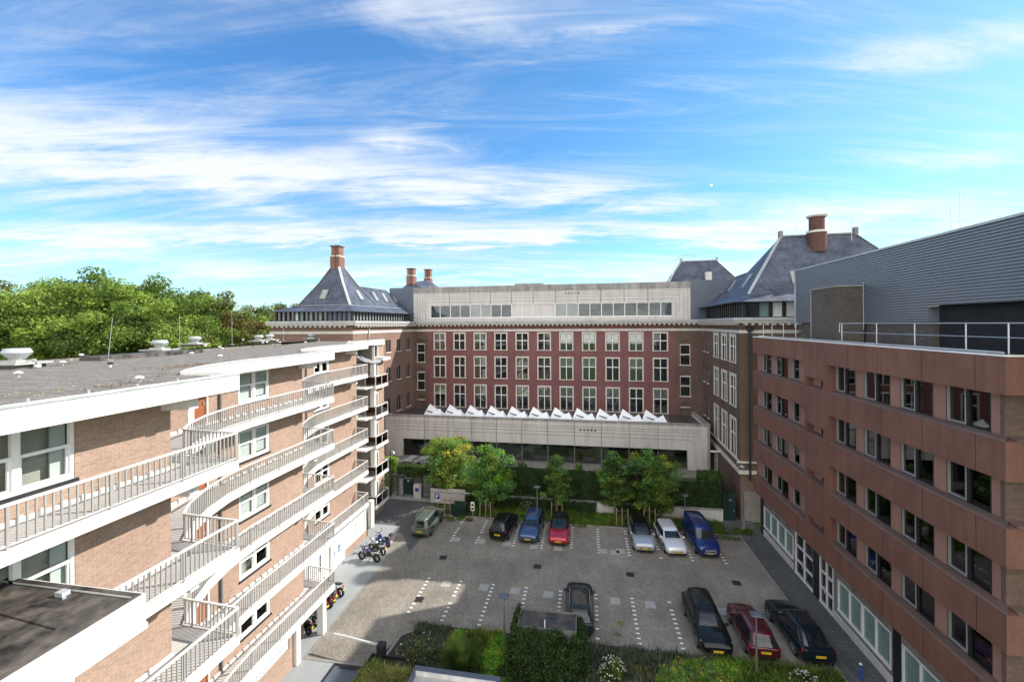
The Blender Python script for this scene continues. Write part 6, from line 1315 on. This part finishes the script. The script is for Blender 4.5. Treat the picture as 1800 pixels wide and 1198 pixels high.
x_, y_ = at0(1035, 897, .3); shrub('round_bush', 'small dark bush before the pale wall behind the red car', x_, y_, .05, .7, .5, .9, ['leaf_hedge', 'leaf_dark'], 1500, .12, 92); x_, y_ = at0(1000, 893, .3); shrub('round_bush', 'dark bush beside the stakes of the narrow tree', x_, y_, .05, .9, .5, 1.0, ['leaf_hedge', 'leaf_dark'], 1500, .12, 93)
x_, y_ = at0(1310, 935, .1); shrub('weeds', 'patch of weeds growing at the corner by the office wall', x_, y_, .05, .8, .5, .35, ['leaf_mid', 'leaf_dark'], 1200, .1, 94, cat='weeds')
x_, y_ = at0(1092, 1096, 0); tag(leaves('yellow_leaf_heap', [(x_, y_, .06, .2, .16, .08, 60, .12, 0)], ['leaf_yellow'], seed=95, shell=0), 'little heap of yellow leaves on the paving between the near cars', 'leaf heap')
x_, y_ = at0(1086, 1112, 0)
cl = [(*at0(px_, py_), .01, r_, r_ * .7, .012, n_, .05, 0) for px_, py_, r_, n_ in ((775, 1090, .9, 160), (800, 1094, .6, 100), (725, 1093, .4, 80), (1086, 1115, .35, 160), (860, 1100, .6, 90), (830, 1090, .4, 60), (735, 1085, .4, 50), (1250, 1160, .8, 60), (660, 1160, .4, 160))]
tag(leaves('leaf_litter', cl, ['leaf_rust', 'straw'], seed=96, shell=0), 'brown dead leaves gathered along the planting kerb', 'leaf litter', kind='stuff')
# ivy covered shed
sx0, sx1, sy0, sy1 = -3.75, -.55, 22.95, 24.5
sh = thing('ivy_shed', 'flat roofed shed wrapped in dark ivy among the planting, with an open rimmed top', 'shed', ((sx0 + sx1) / 2, (sy0 + sy1) / 2, 0)); hx, hy = (sx1 - sx0) / 2, (sy1 - sy0) / 2
m = MB(); m.box(-hx, hx, -hy, hy, 0, 2.35); m.build('shed_wall', 'concrete_raw', sh); m = MB(); m.box(-hx + .05, hx - .05, -hy + .05, hy - .05, 2.351, 2.38); m.build('roof', 'bitumen_wet', sh)
m = MB()
for b in ((-hx, hx, -hy, -hy + .05), (-hx, hx, hy - .05, hy), (-hx, -hx + .05, -hy + .05, hy - .05), (hx - .05, hx, -hy + .05, hy - .05)): m.box(*b, 2.352, 2.5)
m.build('metal_rim', 'grey_frame', sh); m = MB(); m.tube([(-.1, -hy + .1, 2.38), (-.1, -hy + .1, 2.9)], .03, 6); m.build('vent_pipe', 'white_frame', sh)
rg = np.random.default_rng(97); cl = []
for k in range(230):
    a = rg.uniform(-hx - .1, hx + .1); zc_ = rg.uniform(.1, 2.45); cl.append((a, -hy - .22 - .55 * (1 - zc_ / 2.4) * rg.random(), zc_, .3, .22, .3, 75, .12, rg.integers(0, 2)))
for k in range(170):
    s_ = rg.choice([-1, 1]); zc_ = rg.uniform(.1, 2.35); cl.append((s_ * (hx + .15 + .45 * (1 - zc_ / 2.4)), rg.uniform(-hy, hy), zc_, .25, .28, .3, 75, .12, rg.integers(0, 2)))
for k in range(14): cl.append((-hx - .1, rg.uniform(-hy, hy), rg.uniform(2.2, 2.7), .16, .2, .2, 40, .1, 1))
for k in range(60): cl.append((rg.uniform(-hx - .9, hx + .5), -hy - rg.uniform(.2, 1.1), rg.uniform(.1, .5), .3, .3, .3, 60, .12, rg.integers(0, 2)))
leaves('ivy', cl, ['leaf_hedge', 'leaf_dark'], sh, 98, shell=.1)
# ================================================================== street furniture and small things
def lamp(label, x, y, h, rz=0):
    t = thing('street_lamp', label, 'lamp', (x, y, 0), rz, 'lamp posts in the courtyard'); m = MB(); m.tube([(0, 0, 0), (0, 0, 1.0), (0, 0, h)], [.06, .055, .035], 10); m.build('post', 'alloy', t)
    m = MB(); m.box(-.30, .30, -.24, .24, h, h + .09); m.build('lamp_head', 'lamp_head', t, bevel=.04); m = MB(); m.box(-.2, .2, -.14, .14, h + .0905, h + .13); m.build('lamp_cover', 'zinc_dark', t, bevel=.02); m = MB(); m.box(-.2, .2, -.15, .15, h - .02, h - .001); m.build('lens', 'white_frame', t)
q = pZ(886, 1047, 3.3); lamp('lamp post with blue grey flat head left of the ivy covered shed', q[0], q[1], 3.25); q = pZ(1330, 1190); lamp('lamp post standing in front of the dark red car', q[0], q[1], 3.35); q = pZ(944, 855, 3.3); lamp('lamp post rising behind the dark blue estate car', q[0], q[1], 3.25); q = pZ(1204, 919); lamp('lamp post before the hedge left of the blue van', q[0], q[1], 2.6)
# barrier
q = pZ(669, 1166); t = thing('barrier', 'black barrier cabinet with a lowered white arm across the entrance lane', 'barrier', (q[0], q[1] + .1, 0)); m = MB(); m.box(-.2, .2, -.2, .2, 0, 1.0); m.build('cabinet', 'black_plastic', t, bevel=.02); m = MB(); m.box(-.23, .23, -.23, .23, 1.0, 1.06); m.build('lid', 'black_plastic', t, bevel=.02)
ae = pZ(585, 1115, .9); m = MB(); m.bar((-.2, .1, .9), (ae[0] - q[0] + .0, ae[1] - q[1], .9), .07, .1); m.build('arm', 'white_paint', t)
# signs
q = pZ(769, 897); t = thing('parking_sign', 'small blue parking sign on a post beside the pale wall', 'sign', (q[0], q[1], 0)); m = MB(); m.tube([(0, 0, 0), (0, 0, 1.7)], .03, 6); m.build('post', 'rail_grey', t); m = MB(); m.box(-.24, .24, -.05, -.03, 1.2, 1.75); sp_ = m.build('sign_panel', 'blue_paint', t)
m = MB(); m.box(-.12, -.06, -.055, -.051, 1.3, 1.66); m.box(-.06, .04, -.055, -.051, 1.6, 1.66); m.box(-.06, .04, -.055, -.051, 1.46, 1.51); m.box(.04, .09, -.055, -.051, 1.47, 1.65); m.build('letter', 'white_frame', sp_); m = MB(); m.box(-.24, .24, -.05, -.03, 1.0, 1.18); m.build('lower_panel', 'white_paint', t)
q = pZ(831, 907); t = thing('charging_sign', 'white upright sign plate with two dark squares in the planting strip', 'sign', (q[0], q[1], 0)); m = MB(); m.tube([(0, 0, 0), (0, 0, .8)], .04, 6); m.build('post', 'rail_grey', t); m = MB(); m.box(-.2, .2, -.06, 0, .55, 1.45); pn = m.build('sign_panel', 'white_paint', t, bevel=.03)
m = MB(); m.box(-.11, .11, -.07, -.061, .68, .9); m.build('socket', 'black_plastic', pn); m = MB(); m.box(-.11, .11, -.07, -.061, 1.05, 1.27); m.build('socket', 'black_plastic', pn)
q = pZ(809, 905); t = thing('waste_container', 'dark green waste container in the shade of the trees', 'container', (q[0], q[1], 0)); m = MB(); m.hexa([(-.6, -.4, 0), (.6, -.4, 0), (.6, .4, 0), (-.6, .4, 0), (-.68, -.5, 1.1), (.68, -.5, 1.1), (.68, .5, 1.1), (-.68, .5, 1.1)]); m.build('bin_body', 'door_green', t); m = MB(); m.box(-.72, .72, -.54, .54, 1.1, 1.2); m.build('lid', 'door_green', t, bevel=.03)
# entrance gates under the terrace
GY = 44.3
m = MB(); m.box(-21.6, -16.4, 46.2, 46.5, 0, 2.0); m.box(-21.5, -19.9, 44.4, 46.2, 2.05, 2.2); m.box(-16.9, -16.4, 44.4, 46.2, 0, 1.5); tag(m.build('passage_wall', 'concrete_raw'), 'grey passage wall behind the turnstile and gates', 'wall')
g = MB(); g.prism([(-21.6, 43.5), (-16.5, 43.3), (-16.5, 46.2), (-21.6, 46.2)], 0, .02); tag(g.build('passage_paving', 'tile_light'), kind='structure')
t = thing('turnstile', 'full height black turnstile with stacked curved bars, left of the green door', 'turnstile', (-20.6, GY, 0))
m = MB()
for x_ in (-.72, 0, .68): m.box(x_ - .04, x_ + .04, -.04, .04, 0, 2.2)
m.box(-.76, .72, -.06, .06, 2.2, 2.28); m.build('turnstile_frame', 'black_frame', t)
for s in (-1, 1):
    m = MB()
    for k in range(9): m.tube([(s * .05, 0, .3 + k * .2), (s * .35, -.12, .28 + k * .2), (s * .64, 0, .3 + k * .2)], .022, 5)
    m.build('turnstile_bars', 'steel' if s > 0 else 'black_frame', t)
t = thing('gate_door', 'dark green solid door between the turnstile and the pale intercom pillar', 'door', (-19.35, GY, 0)); m = MB(); m.box(-.52, .52, -.04, .04, .3, 1.95); m.build('door_leaf', 'door_green', t)
m = MB(); m.box(-.58, -.52, -.06, .06, 0, 2.25); m.box(.52, .58, -.06, .06, 0, 2.25); m.box(-.52, .52, -.06, .06, 2.2, 2.25)
m.build('door_frame', 'door_green', t); m = MB()
for k in range(9):
    m.box(-.46 + k * .11, -.43 + k * .11, -.02, .02, .05, .3); m.box(-.46 + k * .11, -.43 + k * .11, -.02, .02, 1.95, 2.2)
m.build('grille', 'steel', t); m = MB(); m.box(-.12, .12, -.06, -.045, 1.72, 1.8); m.build('name_plate', 'white_frame', t)
t = thing('intercom_pillar', 'pale concrete pillar with a blue intercom plate between the two gates', 'pillar', (-18.25, GY, 0)); m = MB(); m.box(-.42, .42, -.3, .3, 0, 1.45); m.build('pillar_block', 'concrete', t, bevel=.02); m = MB(); m.box(-.2, .2, -.32, -.301, .75, 1.15); m.build('plate', 'blue_paint', t)
t = thing('bar_gate', 'tall grey vertical bar gate right of the intercom pillar', 'gate', (-17.1, GY, 0)); m = MB()
for x_ in (-.6, .58): m.box(x_ - .045, x_ + .045, -.05, .05, 0, 2.9)
m.box(-.56, .54, -.03, .03, 2.5, 2.56); m.box(-.56, .54, -.03, .03, .08, .14); m.build('gate_frame', 'black_frame', t); m = MB()
for k in range(11): m.box(-.5 + k * .1, -.475 + k * .1, -.012, .012, .14, 2.5)
m.build('gate_bars', 'steel', t)
t = thing('terrace_fence', 'green vertical bar fence on the terrace edge above the turnstile', 'fence', (-19, 45.75, 2.0)); m = MB(); m.box(-2.6, 2.7, -.02, .02, 1.45, 1.5); m.box(-2.6, 2.7, -.02, .02, .1, .15)
m.build('fence_rail', 'zinc_light', t); m = MB()
for k in range(44): m.box(-2.58 + k * .12, -2.555 + k * .12, -.012, .012, .15, 1.45)
m.build('fence_bars', 'door_green', t)
q = pZ(688, 872); t = thing('camera_mast', 'dark mast with a white camera on top beside the turnstile', 'mast', (q[0], q[1] - .2, 0)); m = MB(); m.tube([(0, 0, 0), (0, 0, 5.1)], [.07, .05], 8); m.build('mast', 'door_green', t); m = MB(); m.tube([(0, 0, 5.0), (.15, 0, 5.1), (.35, 0, 5.05)], .04, 6); m.lathe((.38, 0, 4.75), [(.05, 0), (.13, .08), (.13, .2), (.05, .3)], 12); m.build('camera', 'white_paint', t)
t = thing('dark_gate_door', 'tall black green gate door at the foot of the brown wing', 'door', (13.55, 43.6, 0)); m = MB(); m.box(-.5, .5, -.04, .04, 0, 2.7); m.build('door_leaf', 'door_green', t); m = MB(); m.box(-.56, -.5, -.06, .06, 0, 3.6); m.box(.5, .56, -.06, .06, 0, 3.6); m.build('door_frame', 'black_frame', t)
m = MB()
for k, (a, b) in enumerate(((-.25, .05), (-.1, .2))): m.box(a, b, -.05, -.041, 1.95 - k * -.09, 1.99 - k * -.09)
m.build('sign_plate', 'white_frame', t); m = MB(); m.box(.38, .43, -.08, -.04, 1.0, 1.15); m.build('handle', 'steel', t)
t = thing('wire_fence', 'open black bar fence above the retaining wall beside the dark gate', 'fence', (13.3, 44.2, 1.2)); m = MB()
for k in range(16): m.box(-.02, .02, -1.4 + k * .18, -1.38 + k * .18, 0, 2.2)
m.box(-.02, .02, -1.4, 1.4, 2.2, 2.25); m.build('fence_bars', 'black_frame', t)
q = pZ(1513, 1196); t = thing('bollard', 'blue bollard with a white cap on the dark pavement', 'bollard', (q[0], q[1], .09)); m = MB(); m.tube([(0, 0, 0), (0, 0, .8)], .07, 10); m.build('bollard_post', 'blue_paint', t); m = MB(); m.lathe((0, 0, .8), [(.075, 0), (.06, .05), (0, .07)], 10); m.build('cap', 'white_frame', t)
m = MB(); a = pZ(1305, 920, .1); m.tube([(14.1, 41.6, .09), (14.1, 41.6, 2.6)], .04, 6); m.hexa([(13.95, 41.45, .1), (14.25, 41.45, .1), (14.25, 41.7, .1), (13.95, 41.7, .1), (14.0, 41.5, 1.1), (14.2, 41.5, 1.1), (14.2, 41.65, 1.1), (14.0, 41.65, 1.1)]); tag(m.build('drain_riser', 'concrete_raw'), 'grey drain riser at the corner below the downpipe', 'drain riser')
# ramp, planter and low structure at the lower edge
g = MB(); g.box(-16, -12.05, 14, 21.75, -.03, .03); tag(g.build('ramp', 'smooth_asphalt'), kind='structure')
g = MB(); g.box(-15.9, -12.1, 21.76, 21.95, -.03, .045); tag(g.build('threshold', 'kerb'), kind='structure')
t = thing('roof_hatch_panel', 'dark blue grey sunken panel in the smooth ramp surface', 'hatch', (-13, 19.6, .03)); m = MB(); m.box(-.85, .85, -2.1, 2.05, .001, .01); m.build('panel', 'zinc_dark', t); m = MB(); m.box(-.95, -.85, -2.2, 2.15, .0, .06); m.box(-.85, .85, 2.05, 2.15, 0, .06); m.box(-.5, .5, 1.9, 2.0, .06, .1); m.build('panel_rim', 'black_frame', t)
t = thing('planter', 'dark edged planter full of straw coloured grass by the barrier', 'planter', (-10.45, 20.6, 0)); m = MB()
for b in ((-1.5, -1.42, -1.6, 1.6), (1.42, 1.5, -1.6, 1.6), (-1.42, 1.42, 1.52, 1.6)): m.box(*b, 0, .55)
m.build('planter_edge', 'black_frame', t); m = MB(); m.box(-1.42, 1.42, -1.6, 1.52, 0, .4); m.build('soil', 'soil', t)
o = blades('tall_grass', [(-1.3, 1.3, -1.5, .7, .35, 2400, .36, 0, .6), (-1.3, 1.3, -1.5, .7, .35, 2600, .34, 1, .6), (-1.3, -.6, .2, .9, .35, 400, .36, 2, .5)], ['straw', 'leaf_light', 'leaf_mid'], t, 101); o['kind'] = 'stuff'
t = thing('ramp_wall', 'low pale structure with dark coping at the lower frame edge', 'low wall', (-6.6, 19.5, 0)); m = MB(); m.box(-2.2, 2.1, -3, 1.45, 0, .75); m.build('pale_roof', 'concrete', t)
m = MB(); m.box(-2.35, 2.25, 1.45, 1.75, 0, 1.0); m.box(-2.35, -2.2, -3, 1.45, 0, 1.0); m.box(2.1, 2.25, -3, 1.45, 0, 1.0); m.build('coping', 'zinc_dark', t)
m = MB(); m.box(-2.2, 2.1, 1.40, 1.449, .751, .98); m.build('inner_face', 'white_paint', t)
# the pale day moon
q = np.array(ray(1250, 326)); q = q / np.linalg.norm(q) * 1500 + np.array([0, 0, H]); m = MB(); m.lathe((0, 0, 0), [(math.sin(math.pi * k / 8) * 4.2, -math.cos(math.pi * k / 8) * 4.2) for k in range(9)], 16); o = m.build('moon', 'white_paint', smooth=True); o.location = tuple(q); tag(o, kind='structure')
